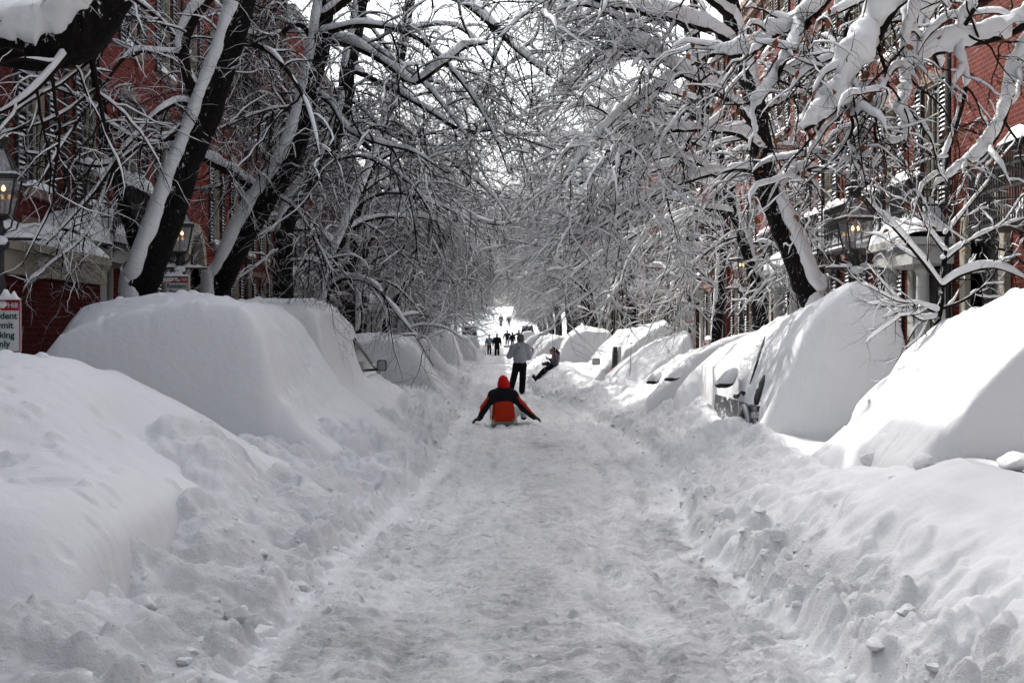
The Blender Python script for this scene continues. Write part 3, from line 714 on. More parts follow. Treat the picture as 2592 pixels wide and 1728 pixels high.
car('domed snow mound with a small upturned snow spike on top, behind the seated woman',
    [px_st(52, [(1405, 910), (1418, 890), (1428, 868), (1445, 850), (1480, 838), (1529, 840), (1544, 846), (1549, 862), (1551, 900)]),
     px_st(53.5, [(1405, 905), (1418, 882), (1424, 862), (1439, 843), (1460, 829), (1471, 824), (1475, 816), (1479, 825), (1493, 827), (1529, 835), (1544, 841), (1549, 856), (1551, 900)]),
     (57, [(2.2, .6), (2.6, 1.4), (3.2, 2.0), (4.0, 1.9), (4.3, 1.4), (4.4, .6)])], near_k=.35, seed=450, sm=.025)
car('wide low snow mound far down the right bank behind the man in grey',
    [px_st(68, [(1355, 895), (1375, 877), (1388, 864), (1414, 854), (1432, 855), (1442, 870), (1446, 890)]),
     px_st(71, [(1345, 885), (1355, 866), (1368, 852), (1395, 846), (1425, 850), (1438, 866), (1446, 885)])], near_k=.5, seed=460)
car('narrow peaked snow mound further off on the right bank',
    [px_st(90, [(1318, 885), (1326, 868), (1342, 854), (1362, 844), (1380, 840), (1396, 848), (1402, 870)]),
     px_st(93, [(1318, 880), (1326, 864), (1342, 852), (1362, 842), (1380, 838), (1396, 846), (1402, 868)])], near_k=.5, seed=470)
R7 = car('farthest right parked car with its dark roof showing above the snow',
    [px_st(122, [(1308, 872), (1316, 848), (1328, 838), (1345, 838), (1356, 846), (1362, 870)]),
     px_st(126, [(1308, 872), (1316, 846), (1328, 836), (1345, 836), (1356, 844), (1362, 868)])], near_k=.4, seed=480)
x0, x1 = (1318-CX)/F*123, (1352-CX)/F*123
mb = MB(); mb.hexa([(x0, 122.5, 1.7), (x1, 122.5, 1.7), (x1, 126, 1.7), (x0, 126, 1.7), (x0+.2, 123, 2.45), (x1-.15, 123, 2.45), (x1-.15, 125.6, 2.45), (x0+.2, 125.6, 2.45)])
part(mb, 'cabin', M['carglass'], R7)
# ------------------------------------------------------------------ rowhouses
def box_local(mb, a, b): mb.box(a, b)
def loaf(a, b, h, k=7, n=9, seed=0, name='snow_cap', rough=.25):
    "soft bar of snow lying between two points (along y), height h, width from a/b x-range"
    (x0, y0, z0), (x1, y1, _) = a, b
    rng = np.random.default_rng(seed); V = []; Q = []
    for j in range(n):
        t = j/(n-1); y = y0+(y1-y0)*t; e = min(1, 4*t*(1-t)*2.2)**.5 if 0 < t < 1 else .25
        hh = h*e*(1+rough*(rng.random()-.5)*2)
        for i in range(k):
            s = i/(k-1); ang = PI*s
            V.append((x0+(x1-x0)*(.5-.5*math.cos(ang)), y, z0+hh*math.sin(ang)**.7))
    for j in range(n-1):
        for i in range(k-1): Q.append((j*k+i, (j+1)*k+i, (j+1)*k+i+1, j*k+i+1))
    return np.array(V), np.array(Q)
_wcache = {}
def window_meshes(w, h):
    key = (round(w, 2), round(h, 2))
    if key in _wcache: return _wcache[key]
    f = MB(); t = .07
    f.box((-.10, -w/2, 0), (-.02, -w/2+t, h)); f.box((-.10, w/2-t, 0), (-.02, w/2, h))
    f.box((-.10, -w/2+t, h-t), (-.02, w/2-t, h)); f.box((-.10, -w/2+t, 0), (-.02, w/2-t, t))
    f.box((-.09, -w/2+t, h*.5-.03), (-.035, w/2-t, h*.5+.03))
    for s in (-1, 1): f.box((-.088, s*w/6-.012, t), (-.05, s*w/6+.012, h*.5-.03)); f.box((-.093, s*w/6-.012, h*.5+.03), (-.055, s*w/6+.012, h-t))
    for zz in (.25, .75): 
        for c in (-1, 0, 1): f.box((-.086, c*w/3-w/6+.02, h*zz-.01), (-.058, c*w/3+w/6-.02, h*zz+.01))
    p = MB(); p.box((-.12, -w/2+.02, .02), (-.098, w/2-.02, h-.02))
    s = MB(); s.box((-.06, -w/2-.10, -.13), (.09, w/2+.10, -.003))
    V, Q = loaf((-.055, -w/2-.1, 0), (.10, w/2+.1, 0), .13, seed=int(w*100+h*10))
    li = MB(); li.box((-.05, -w/2-.12, h+.003), (.025, w/2+.12, h+.22))
    sh = MB(); sw = .40; z0, z1 = -.02, h+.02
    sh.box((.012, 0, z0), (.052, .05, z1)); sh.box((.012, sw-.05, z0), (.052, sw, z1))
    for zz in (z0, h*.48, z1-.07): sh.box((.014, .05, zz), (.050, sw-.05, zz+.07))
    nz = int(h/.085)
    for i in range(nz):
        z = z0+.09+i*(h-.12)/nz
        if abs(z-h*.48-.03) < .07: continue
        sh.hexa([(.010, .05, z+.045), (.020, .05, z+.055), (.020, sw-.05, z+.055), (.010, sw-.05, z+.045), (.048, .05, z), (.058, .05, z+.012), (.058, sw-.05, z+.012), (.048, sw-.05, z)][0:0] or
                [(.046, .05, z), (.056, .05, z), (.056, sw-.05, z), (.046, sw-.05, z), (.012, .05, z+.042), (.020, .05, z+.052), (.020, sw-.05, z+.052), (.012, sw-.05, z+.042)])
    r = dict(frame=f.mesh('window', M['cream']), pane=p.mesh('pane', M['pane']), sill=s.mesh('sill', M['stone']),
             snow=np_mesh('sill_snow', V, Q, None, [M['snow_branch']]), lintel=li.mesh('lintel', M['stone']), shutter=sh.mesh('shutter', M['shutter']), sw=sw)
    _wcache[key] = r; return r
def railing(L, D, h, lattice=True):
    "iron balcony railing, local: x outwards 0..D, y along -L/2..L/2, floor at z=0"
    mb = MB()
    mb.box((0, -L/2, -.09), (D, L/2, -.03))
    for z in (.06, h*.42, h*.72, h): 
        mb.box((D-.045, -L/2, z-.018), (D-.012, L/2, z+.018))
        for s in (-1, 1): mb.box((.0, s*L/2-.015, z-.016), (D-.045, s*L/2+.015, z+.016))
    n = max(4, int(L/.10))
    for i in range(n+1):
        y = -L/2+L*i/n; r = .022 if i % 6 == 0 else .011
        mb.bar((D-.03, y, -.03), (D-.03, y, h+.012), r, 4)
    for i in range(n):   # interlaced ovals between the rails
        y = -L/2+L*(i+.5)/n
        for zc, hh in ((h*.57, h*.14), (h*.86, h*.13)):
            P = [(D-.028, y+.034*math.cos(a), zc+hh*math.sin(a)) for a in np.linspace(0, 2*PI, 7)]
            mb.path(P, .008, 3)
    m2 = max(2, int(D/.12))
    for s in (-1, 1):
        for i in range(m2): mb.bar((D*i/m2, s*(L/2), -.03), (D*i/m2, s*(L/2), h), .010, 4)
        # scroll bracket under each end
        P = [(D*.9*(1-t), s*(L/2-.15), -.1-.45*t-.06*math.sin(t*6)) for t in np.linspace(0, 1, 8)]
        mb.path(P, .02, 5)
    return mb
def copy_tree(o, parent=None):
    c = o.copy(); C.objects.link(c)
    if parent is not None: c.parent = parent
    for ch in kids.get(o.name, []): copy_tree(ch, c)
    return c
kids = {}
def index_kids():
    kids.clear()
    for o in bpy.data.objects:
        if o.parent is not None: kids.setdefault(o.parent.name, []).append(o)
FLOORS = [(1.55, 1.75), (3.95, 2.25), (7.15, 1.85), (9.85, 1.35)]
def arch_pts(w, h, n=9):   # half-round arch outline from (-w/2,0) up, over, down
    r = w/2; return [(-r, 0)]+[(-r*math.cos(PI*i/n), h-r+r*math.sin(PI*i/n)) for i in range(n+1)]+[(r, 0)]
def house(label, side, xf, y0, y1, brick, bays=3, door=0, kind='arch', balcony=None, balconettes=False, bay_front=False, H=11.9, cornice='white', floors=4):
    L = y1-y0; ym = (y0+y1)/2
    zb = float(np.interp(ym, *ZC))
    t = empty('brick_house', (xf, ym, zb), 0 if side < 0 else PI)
    tag(t, label, 'house', 'brick rowhouses lining the street')
    ucs = [-L/2+L*(i+.5)/bays for i in range(bays)]
    ww = .98; holes = []
    for fi, (sz, hh) in enumerate(FLOORS[:floors]):
        for bi, u in enumerate(ucs):
            if fi == 0 and bi == door: continue
            holes.append((u-ww/2, u+ww/2, sz, sz+hh, fi, bi))
    du = ucs[door]; dw = 1.5; dz0, dz1 = .55, 4.1 if kind == 'arch' else 3.35
    if kind == 'arch': holes = [h for h in holes if not (h[4] == 1 and h[5] == door and h[2] < dz1+.3)]
    dh = (du-dw/2, du+dw/2, dz0, dz1)
    us = sorted({-L/2, L/2}|{h[0] for h in holes}|{h[1] for h in holes}|{dh[0], dh[1]})
    zs = sorted({-1.0, H}|{h[2] for h in holes}|{h[3] for h in holes}|{dh[2], dh[3]})
    wall = MB(); dep = -.2
    allh = [h[:4] for h in holes]+[dh]
    for a, b in zip(us[:-1], us[1:]):
        for c, d in zip(zs[:-1], zs[1:]):
            mu, mz = (a+b)/2, (c+d)/2
            if any(h[0] < mu < h[1] and h[2] < mz < h[3] for h in allh): continue
            wall.quad([(0, a, c), (0, b, c), (0, b, d), (0, a, d)])
    for (a, b, c, d) in allh:
        wall.quad([(0, a, c), (0, a, d), (dep, a, d), (dep, a, c)]); wall.quad([(0, b, c), (dep, b, c), (dep, b, d), (0, b, d)])
        wall.quad([(0, a, d), (0, b, d), (dep, b, d), (dep, a, d)]); wall.quad([(0, a, c), (dep, a, c), (dep, b, c), (0, b, c)])
        wall.quad([(dep-.02, a, c), (dep-.02, b, c), (dep-.02, b, d), (dep-.02, a, d)])
    D = 9.0
    wall.quad([(0, -L/2, -1), (0, -L/2, H), (-D, -L/2, H), (-D, -L/2, -1)]); wall.quad([(0, L/2, -1), (-D, L/2, -1), (-D, L/2, H), (0, L/2, H)])
    wall.quad([(-D, -L/2, -1), (-D, -L/2, H), (-D, L/2, H), (-D, L/2, -1)])
    wall.build('wall', brick, t)
    rf = MB(); rf.hexa([(-D, -L/2+.003, H+.002), (.0, -L/2+.003, H+.002), (.0, L/2-.003, H+.002), (-D, L/2-.003, H+.002), (-D+2, -L/2+.003, H+.9), (-2.5, -L/2+.003, H+.9), (-2.5, L/2-.003, H+.9), (-D+2, L/2-.003, H+.9)])
    rf.build('roof', M['snow'], t)
    co = MB(); co.box((.003, -L/2+.004, H-.5), (.16, L/2-.004, H-.18)); co.box((.003, -L/2+.004, H-.177), (.30, L/2-.004, H)); 
    for i in range(int(L/.35)): co.box((.163, -L/2+.1+i*.35, H-.32), (.26, -L/2+.2+i*.35, H-.18))
    co.build('cornice', M[cornice], t)
    be = MB(); be.box((.003, -L/2+.004, 3.42), (.05, du-dw/2-.5 if False else L/2-.004, 3.56)) if kind != 'arch' else be.box((.003, -L/2+.004, .2), (.06, L/2-.004, .42))
    be.build('stone_band', M['stone'], t)
    dp = MB(); dp.bar((.08, L/2-.12, .3), (.08, L/2-.12, H-.55), .045, 8); dp.build('downpipe', M['iron'], t)
    # windows
    for (a, b, c, d, fi, bi) in holes:
        wm = window_meshes(b-a, d-c)
        w = link_mesh('window', wm['frame'], t); w.location = (0, (a+b)/2, c)
        for nm in ('pane', 'sill', 'lintel'): link_mesh(nm, wm[nm], w)
        link_mesh('sill_snow', wm['snow'], w)
        for s in (-1, 1):
            so = link_mesh('shutter', wm['shutter'], w)
            if s < 0: so.location = (0, -(b-a)/2-wm['sw']-.01, 0)
            else: so.location = (0, (b-a)/2+.01, 0)
        if balconettes and fi == 1:
            bo = railing(b-a+.9, .5, .85).build('balcony', M['iron'], w); bo.location = (.003, 0, -.35)
            V, Q = loaf((.0, -(b-a)/2-.4, -.02), (.48, (b-a)/2+.4, 0), .42, k=9, n=15, seed=bi+int(y0), rough=.4)
            so = link_mesh('balcony_snow', np_mesh('balcony_snow', V, Q, None, [M['snow']]), w); so.location = (.003, 0, -.35)
            V, Q = loaf((.40, -(b-a)/2-.47, .86), (.53, (b-a)/2+.47, .86), .13, n=15, seed=bi+int(y0)+50, rough=.5)
            so = link_mesh('rail_snow', np_mesh('rail_snow', V, Q, None, [M['snow_branch']]), w); so.location = (.003, 0, -.35)
    # door
    if kind == 'arch':
        dsur = MB()
        op = arch_pts(dw, dz1-dz0-.05); oo = arch_pts(dw+.5, dz1-dz0+.2)
        for i in range(len(op)-1):
            (u0, z0), (u1, z1) = op[i], op[i+1]; (a0, b0), (a1, b1) = oo[i], oo[i+1]
            lo = [(.004, du+u0, dz0+z0), (.004, du+u1, dz0+z1), (.004, du+a1, dz0+b1), (.004, du+a0, dz0+b0)]
            hi = [(.10, p[1], p[2]) for p in lo]
            dsur.hexa(lo+hi)
            lo2 = [(-.18, du+u0, dz0+z0), (-.18, du+u1, dz0+z1), (.0, du+u1, dz0+z1), (.0, du+u0, dz0+z0)]
            dsur.quad(lo2)
        dsur.build('door_surround', M['cream'], t)
    else:
        dsur = MB()
        for s in (-1, 1):
            dsur.lathe((.45, du+s*.95, dz0), [(.17, 0), (.17, .12), (.13, .16), (.125, 1.2), (.105, 2.2), (.12, 2.25), (.16, 2.32), (.16, 2.4)], 14)
            dsur.box((.003, du+s*.95-.16, dz0), (.10, du+s*.95+.16, dz0+2.4))
        dsur.box((.003, du-1.2, dz0+2.403), (.70, du+1.2, dz0+2.72)); dsur.box((.003, du-1.28, dz0+2.723), (.80, du+1.28, dz0+2.85))
        dsur.build('portico', M['white'], t)
        V, Q = loaf((.0, du-1.25, dz0+2.85), (.80, du+1.25, 0), .38, k=9, n=17, seed=int(y0), rough=.3)
        link_mesh('portico_snow', np_mesh('portico_snow', V, Q, None, [M['snow']]), t)
    db = MB(); db.box((-.19, du-.62, dz0), (-.13, du+.62, dz0+2.25))
    for zz in (.25, 1.25): 
        for s in (-1, 1): db.box((-.128, du+s*.3-.2, dz0+zz), (-.11, du+s*.3+.2, dz0+zz+.75))
    do = db.build('door', M['door'], t)
    kn = MB(); kn.bar((-.13, du+.5, dz0+1.05), (-.07, du+.5, dz0+1.05), .03, 8); kn.build('handle', M['silver'], do)
    fl = MB(); fl.box((-.185, du-.7, dz0+2.3), (-.16, du+.7, dz1-.1)); fl.build('fanlight', M['pane'], t)
    st = MB()
    for i in range(4): st.box((.12+.28*(3-i)-.28, du-.9, .002+i*.14-.5*(i == 0)), (.12+.28*(4-i), du+.9, .14+i*.14-.002))
    st.build('doorstep', M['stone'], t)
    if balcony:
        u0, u1, z, D2 = balcony
        bo = railing(u1-u0, D2, 1.0).build('balcony', M['iron'], t); bo.location = (.003, (u0+u1)/2, z)
        V, Q = loaf((D2-.12, u0, 1.0), (D2+.06, u1, 0), .22, n=31, seed=3, rough=.4)
        so = link_mesh('rail_snow', np_mesh('rail_snow', V, Q, None, [M['snow_branch']]), bo)
        V, Q = loaf((.0, u0+.05, -.03), (D2-.06, u1-.05, 0), .40, k=9, n=31, seed=4, rough=.5)
        link_mesh('balcony_snow', np_mesh('balcony_snow', V, Q, None, [M['snow']]), bo)
    if bay_front:
        u0, u1, pz, D2 = bay_front
        b = MB(); b.box((.003, u0, -.5), (D2, u1, pz-.42)); b.build('porch_wall', brick, t)
        c = MB(); c.box((.003, u0-.08, pz-.417), (D2+.08, u1+.08, pz-.12)); c.box((.003, u0-.14, pz-.117), (D2+.14, u1+.14, pz)); c.build('porch_cornice', M['cream'], t)
        V, Q = loaf((.0, u0-.1, pz), (D2+.12, u1+.1, 0), .34, k=9, n=21, seed=8, rough=.25)
        link_mesh('porch_snow', np_mesh('porch_snow', V, Q, None, [M['snow']]), t)
    return t
XLF, XRF = -7.0, 7.6
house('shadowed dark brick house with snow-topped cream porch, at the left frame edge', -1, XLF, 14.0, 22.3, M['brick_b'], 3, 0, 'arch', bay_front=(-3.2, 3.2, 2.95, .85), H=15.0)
house('dark red brick house with snowy iron balcony behind the forked leaning tree', -1, XLF, 22.3, 30.4, M['brick_a'], 3, 0, 'portico', balcony=(-3.9, .4, 3.25, .8), H=14.3)
house('red brick house with a tall cream arched doorway behind the lit lantern on the left', -1, XLF, 30.4, 38.0, M['brick_a'], 3, 0, 'arch', H=14.3)
house('red brick house with shutters behind the straight dark trunk on the left', -1, XLF-.1, 38.0, 45.5, M['brick_c'], 3, 2, 'portico', cornice='stone', H=13.3)
house('brick house with snowy hooded doorway behind the second left lantern', -1, XLF, 45.5, 53.0, M['brick_a'], 3, 1, 'portico', H=12.6)
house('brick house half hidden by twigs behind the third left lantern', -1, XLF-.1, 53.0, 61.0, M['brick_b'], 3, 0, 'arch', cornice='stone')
house('shuttered brick house with a long ornate iron balcony at the right frame edge', 1, XRF, 14.0, 23.0, M['brick_c'], 3, 0, 'arch', balcony=(-1.7, 4.4, 3.35, .75), floors=3)
house('brick house with a white columned doorway behind the bare young tree on the right', 1, XRF, 23.0, 30.6, M['brick_c'], 3, 2, 'portico', balconettes=True, floors=3)
house('orange-red brick house with snow-filled window balconies behind the large right lantern', 1, XRF, 30.6, 38.4, M['brick_c'], 3, 1, 'portico', balconettes=True)
house('brick house with an arched doorway behind the two thin right trunks', 1, XRF+.1, 38.4, 46.2, M['brick_a'], 3, 2, 'arch', cornice='stone')
house('brick house with columned doorway glimpsed through branches beyond the no parking sign', 1, XRF, 46.2, 54.0, M['brick_c'], 3, 0, 'portico')
protoL = house('brick rowhouse veiled by snowy branches farther down the left side', -1, XLF, 61.0, 68.6, M['brick_a'], 3, 2, 'portico', H=9.8, floors=3)
protoR = house('brick rowhouse veiled by snowy branches farther down the right side', 1, XRF, 54.0, 61.6, M['brick_c'], 3, 1, 'arch')
index_kids()
for k in range(1, 12):
    for p, s in ((protoL, 0), (protoR, 1)):
        o = copy_tree(p); o['group'] = ('veiled rowhouses on the left', 'veiled rowhouses on the right')[s]
        o.location.y = p.location.y+7.63*k; o.location.z = float(np.interp(o.location.y, *ZC))
# the street goes on behind the camera too
for k in (1, 2, 3, 4):
    for p, s, w0 in ((protoL, 0, 14.0), (protoR, 1, 14.0)):
        o = copy_tree(p); o['group'] = ('veiled rowhouses on the left', 'veiled rowhouses on the right')[s]
        o['label'] = ('brick rowhouse on the left further back along the street', 'brick rowhouse on the right further back along the street')[s]
        o['group'] = ('left rowhouses further back along the street', 'right rowhouses further back along the street')[s]
        o.location.y = w0-7.63*(k-.5); o.location.z = 0
gE = 'unseen brick houses added to block light from behind'
for i in range(4):  # unseen cross row, added to keep sky light off camera-facing snow
    o = copy_tree(protoL); o['group'] = gE; o['label'] = 'unseen brick house added behind the camera to block sky light'
    o.location = (-11.4+7.63*i, -21, 0); o.rotation_euler.z = PI/2
protoL['group'] = 'veiled rowhouses on the left'; protoR['group'] = 'veiled rowhouses on the right'

# ------------------------------------------------------------------ lamps
def lamp(label, x, y, rz=.25, z0=.0, post=True):
    t = empty('gas_lamp', (x, y, z0), rz); tag(t, label, 'street lamp', 'gas lanterns along the kerbs')
    p = MB(); p.lathe((0, 0, 0), [(.16, 0), (.16, .5), (.09, .6), (.075, .9), (.06, 2.3), (.075, 2.35), (.05, 2.4), (.05, 2.72), (.10, 2.76), (.11, 2.82), (.06, 2.88), (.075, 2.96), (.045, 3.0), (.04, 3.06), (.09, 3.08), (.12, 3.10)], 10)
    p.build('post', M['lamp_iron'], t, True)
    b = MB(); b.bar((-.42, 0, 2.86), (.42, 0, 2.86), .018, 6); 
    for s in (-1, 1): b.lathe((s*.42, 0, 2.835), [(.0, 0), (.03, .015), (.03, .035), (0, .05)], 8)
    lb = b.build('ladder_bar', M['lamp_iron'], t)
    V, Q = loaf((-.03, -.40, 2.875), (.03, .40, 0), .045, n=15, seed=int(y), rough=.5); V = V[:, [1, 0, 2]]*np.array([1, -1, 1])
    link_mesh('bar_snow', np_mesh('bar_snow', V, Q, None, [M['snow_branch']]), lb)
    f = MB(); zb, zt = 3.12, 3.54; hb, ht = .125, .205
    cb = [(-1, -1), (1, -1), (1, 1), (-1, 1)]
    for i, (a, c) in enumerate(cb):
        a2, c2 = cb[(i+1) % 4]
        f.bar((a*hb, c*hb, zb), (a*ht, c*ht, zt), .014, 4)
        f.bar((a*hb, c*hb, zb), (a2*hb, c2*hb, zb), .016, 4)
        f.bar((a*ht, c*ht, zt), (a*.06, c*.06, 3.88), .014, 4)
        f.path([(a*.05, c*.05, 2.93), (a*.15, c*.15, 2.98), (a*.17, c*.17, 3.06), (a*hb, c*hb, zb)], .012, 5)
    f.lathe((0, 0, 0), [(ht+.0, 3.52), (ht+.03, 3.53), (ht+.03, 3.57), (ht, 3.60), (ht-.03, 3.60)], 4, sq=True)
    f.lathe((0, 0, 0), [(.075, 3.86), (.085, 3.88), (.085, 3.95), (.11, 3.96), (.11, 4.0), (.08, 4.02), (.075, 4.09), (.045, 4.12), (.03, 4.15)], 12)
    f.build('lantern_frame', M['lamp_iron'], t)
    fi = MB(); fi.lathe((0, 0, 0), [(.02, 4.15), (.04, 4.17), (.045, 4.2), (.03, 4.24), (.01, 4.27), (0, 4.3)], 10); fi.build('finial', M['verdigris'] if x < 0 else M['lamp_iron'], t, True)
    g = MB()
    for i, (a, c) in enumerate(cb):
        a2, c2 = cb[(i+1) % 4]
        g.quad([(a*hb*.97, c*hb*.97, zb), (a2*hb*.97, c2*hb*.97, zb), (a2*ht*.97, c2*ht*.97, zt), (a*ht*.97, c*ht*.97, zt)])
        g.quad([(a*ht*.95, c*ht*.95, 3.59), (a2*ht*.95, c2*ht*.95, 3.59), (a2*.06, c2*.06, 3.87), (a*.06, c*.06, 3.87)])
    g.build('lantern_glass', M['glass'], t)
    k = MB(); k.bar((0, 0, 3.1), (0, 0, 3.36), .012, 6); k.bar((0, 0, 3.36), (.0, -.05, 3.42), .012, 6); k.build('gas_pipe', M['black'], t)
    fm = MB()
    for dx in (-.04, .04): fm.lathe((dx, 0, 3.39), [(.0, 0), (.020, .015), (.024, .04), (.012, .065), (0, .075)], 8)
    fm.build('flame', M['flame'], t, True)
    rng = np.random.default_rng(int(y*10))
    for P in (IV*np.array([.10, .09, .07])+np.array([0, -.04, 2.83]), IV*np.array([.07, .07, .05])+np.array([.02, .05, 4.0])):
        link_mesh('cap_snow', np_mesh('cap_snow', P, None, IT, [M['snow_branch']]), t)
    return t
lamp('largest gas lantern, cut by the left frame edge above the resident permit sign', -5.62, 15.6, .15)
lamp('lit gas lantern above the resident permit sign, half behind the forked leaning tree', -5.22, 22.6, .2)
lamp('green-topped lit gas lantern above the second boxy snow mound on the left', -4.76, 39, .1)
lamp('lit gas lantern with a red-headed permit sign, against a dark left trunk', -4.86, 50, .3)
lamp('smallest lit gas lantern of the left row, next to the snow-coated leaning trunk', -5.5, 64, .2)
lamp('large lit gas lantern over the shark-fin snow peak on the right', 5.05, 19.6, .12, -.14)
lamp('gas lantern partly hidden by the slender snow-streaked right trunk', 5.78, 33, .3)
lamp('gas lantern above the tilted no parking sign on the right', 6.6, 48, .15)
lamp('farther right gas lantern standing left of the no parking sign', 6.27, 57, .2)

# ------------------------------------------------------------------ signs
def text_mesh(s, size, bold=.0):
    cu = bpy.data.curves.new('lettering', 'FONT'); cu.body = s; cu.size = size; cu.align_x = 'CENTER'; cu.align_y = 'CENTER'
    cu.extrude = .0015; cu.offset = bold*size
    o = bpy.data.objects.new('tmp', cu); C.objects.link(o)
    dg = bpy.context.evaluated_depsgraph_get(); me = bpy.data.meshes.new_from_object(o.evaluated_get(dg))
    bpy.data.objects.remove(o); bpy.data.curves.remove(cu); return me
def rrect(w, h, r, n=5):
    pts = []
    for cx, cz, a0 in ((w/2-r, h/2-r, 0), (-w/2+r, h/2-r, 90), (-w/2+r, -h/2+r, 180), (w/2-r, -h/2+r, 270)):
        pts += [(cx+r*math.cos(math.radians(a0+90*i/n)), cz+r*math.sin(math.radians(a0+90*i/n))) for i in range(n+1)]
    return pts
def plate(pts, y0, y1):
    mb = MB(); n = len(pts)
    vs = [(x, y0, z) for x, z in pts]+[(x, y1, z) for x, z in pts]+[(0, y0, 0), (0, y1, 0)]
    qs = [(i, (i+1) % n, n+(i+1) % n, n+i) for i in range(n)]
    ts = [(2*n, (i+1) % n, i) for i in range(n)]+[(2*n+1, n+i, n+(i+1) % n) for i in range(n)]
    mb.add(vs, qs, ts); return mb
def sign(label, x, y, z, w, h, lines, header=None, tilt=0.0, rz=0.0, border=True, post=None, snow=.06):
    "faces the camera (-y). lines: (text, rel z, size, material); header: (z0, z1) red band"
    t = empty('parking_sign', (x, y, z), rz); t.rotation_euler = (0, tilt, rz)
    tag(t, label, 'sign', 'kerbside parking signs')
    plate(rrect(w, h, .03), -.004, .004).build('sign_plate', M['signwhite'], t)
    if border:
        o = rrect(w-.012, h-.012, .026); i_ = rrect(w-.034, h-.034, .018); n = len(o); mb = MB()
        for k in range(n):
            a, b = o[k], o[(k+1) % n]; c, d = i_[(k+1) % n], i_[k]
            mb.quad([(a[0], -.0065, a[1]), (b[0], -.0065, b[1]), (c[0], -.0065, c[1]), (d[0], -.0065, d[1])])
        mb.build('border', M['signred'], t)
    if header:
        mb = MB(); mb.box((-w/2+.02, -.0085, header[0]), (w/2-.02, -.0045, header[1])); mb.build('red_band', M['signred'], t)
    for tx, zz, sz, mt in lines:
        me = text_mesh(tx, sz, .02); me.materials.clear(); me.materials.append(M[mt])
        o = link_mesh('lettering', me, t); o.rotation_euler = (PI/2, 0, 0); o.location = (0, -.0105, zz)
    if snow:
        V, Q = loaf((-.05, -w/2, h/2-.005), (.05, w/2*.98, 0), snow, n=13, seed=int(abs(x)*10+50), rough=.7); V = V[:, [1, 0, 2]]*np.array([1, -1, 1])
        link_mesh('snow_cap', np_mesh('snow_cap', V, Q, None, [M['snow_branch']]), t)
    if post:
        p = MB(); p.bar((0, .03, -z), (0, .03, h/2+.05), .025, 8); p.build('sign_post', M['postgrey'], t)
    return t
def permit(label, x, y, z, w, h, **kw):
    k = h/.48
    s = sign(label, x, y, z, w, h, [('Beacon Hill', h/2-.055*k, .062*w/.34, 'signwhite'), ('Resident', h/2-.15*k, .078*w/.34, 'signgreen'),
        ('Permit', h/2-.235*k, .078*w/.34, 'signgreen'), ('Parking', h/2-.32*k, .078*w/.34, 'signgreen'), ('Only', h/2-.40*k, .078*w/.34, 'signgreen')],
        header=(h/2-.10*k, h/2-.018), **kw)
    rng = np.random.default_rng(int(abs(x)*100)); Vs = []; Ts = []; n = 0
    for i in range(9):    # snow stuck on the face
        r = rng.uniform(.02, .05); c = (rng.uniform(-w/2+.02, w*.1), -.008, h/2-.02-rng.uniform(0, .09))
        P = IV*np.array([r*1.3, .008, r*.7])+np.array(c); Vs.append(P); Ts.append(IT+n); n += len(IV)
    link_mesh('stuck_snow', np_mesh('stuck_snow', np.concatenate(Vs), None, np.concatenate(Ts), [M['snow_branch']]), s)
    return s
permit('red and white resident permit parking sign cut by the left frame edge', W(57, 0, 12.9)[0]-.185, 12.9, 1.865, .37, .50, post=True, rz=.05)
permit('resident permit parking sign peeping over the largest left snow mound, below the lantern', W(451, 0, 22.4)[0], 22.35, 2.46, .385, .52, rz=.03)
permit('small far resident permit sign with red top below the third left lantern', W(927, 0, 49.7)[0], 49.7, 2.38, .34, .48, rz=.1)
sign('small white sign with red lettering just under the green-topped lantern', W(843, 0, 38.8)[0], 38.8, 2.55, .26, .36,
     [('NO', .10, .08, 'signred'), ('PARKING', .02, .05, 'signred'), ('TOW ZONE', -.09, .045, 'signred')], border=False)
s4 = sign('tilted white no parking street cleaning sign under the right lantern', W(1744, 0, 47.7)[0], 47.7, 2.37, .38, .58,
     [('P', .20, .10, 'black'), ('Street Cleaning', .08, .058, 'signred'), ('Apr 1 - Nov 30', .015, .04, 'black'), ('8AM - 12 Noon', -.04, .04, 'black'), ('Tow Zone', -.10, .062, 'signred'), ('1st & 3rd Tues', -.18, .048, 'signwhite')],
     header=(-.215, -.145), tilt=.06, border=False)
mb = MB()
mb.path([(-.0+.065*math.cos(a), -.012, .20+.065*math.sin(a)) for a in np.linspace(0, 2*PI, 25)], .008, 4); mb.bar((-.045, -.012, .245), (.045, -.012, .155), .008, 4)
mb.build('no_parking_ring', M['signred'], s4)
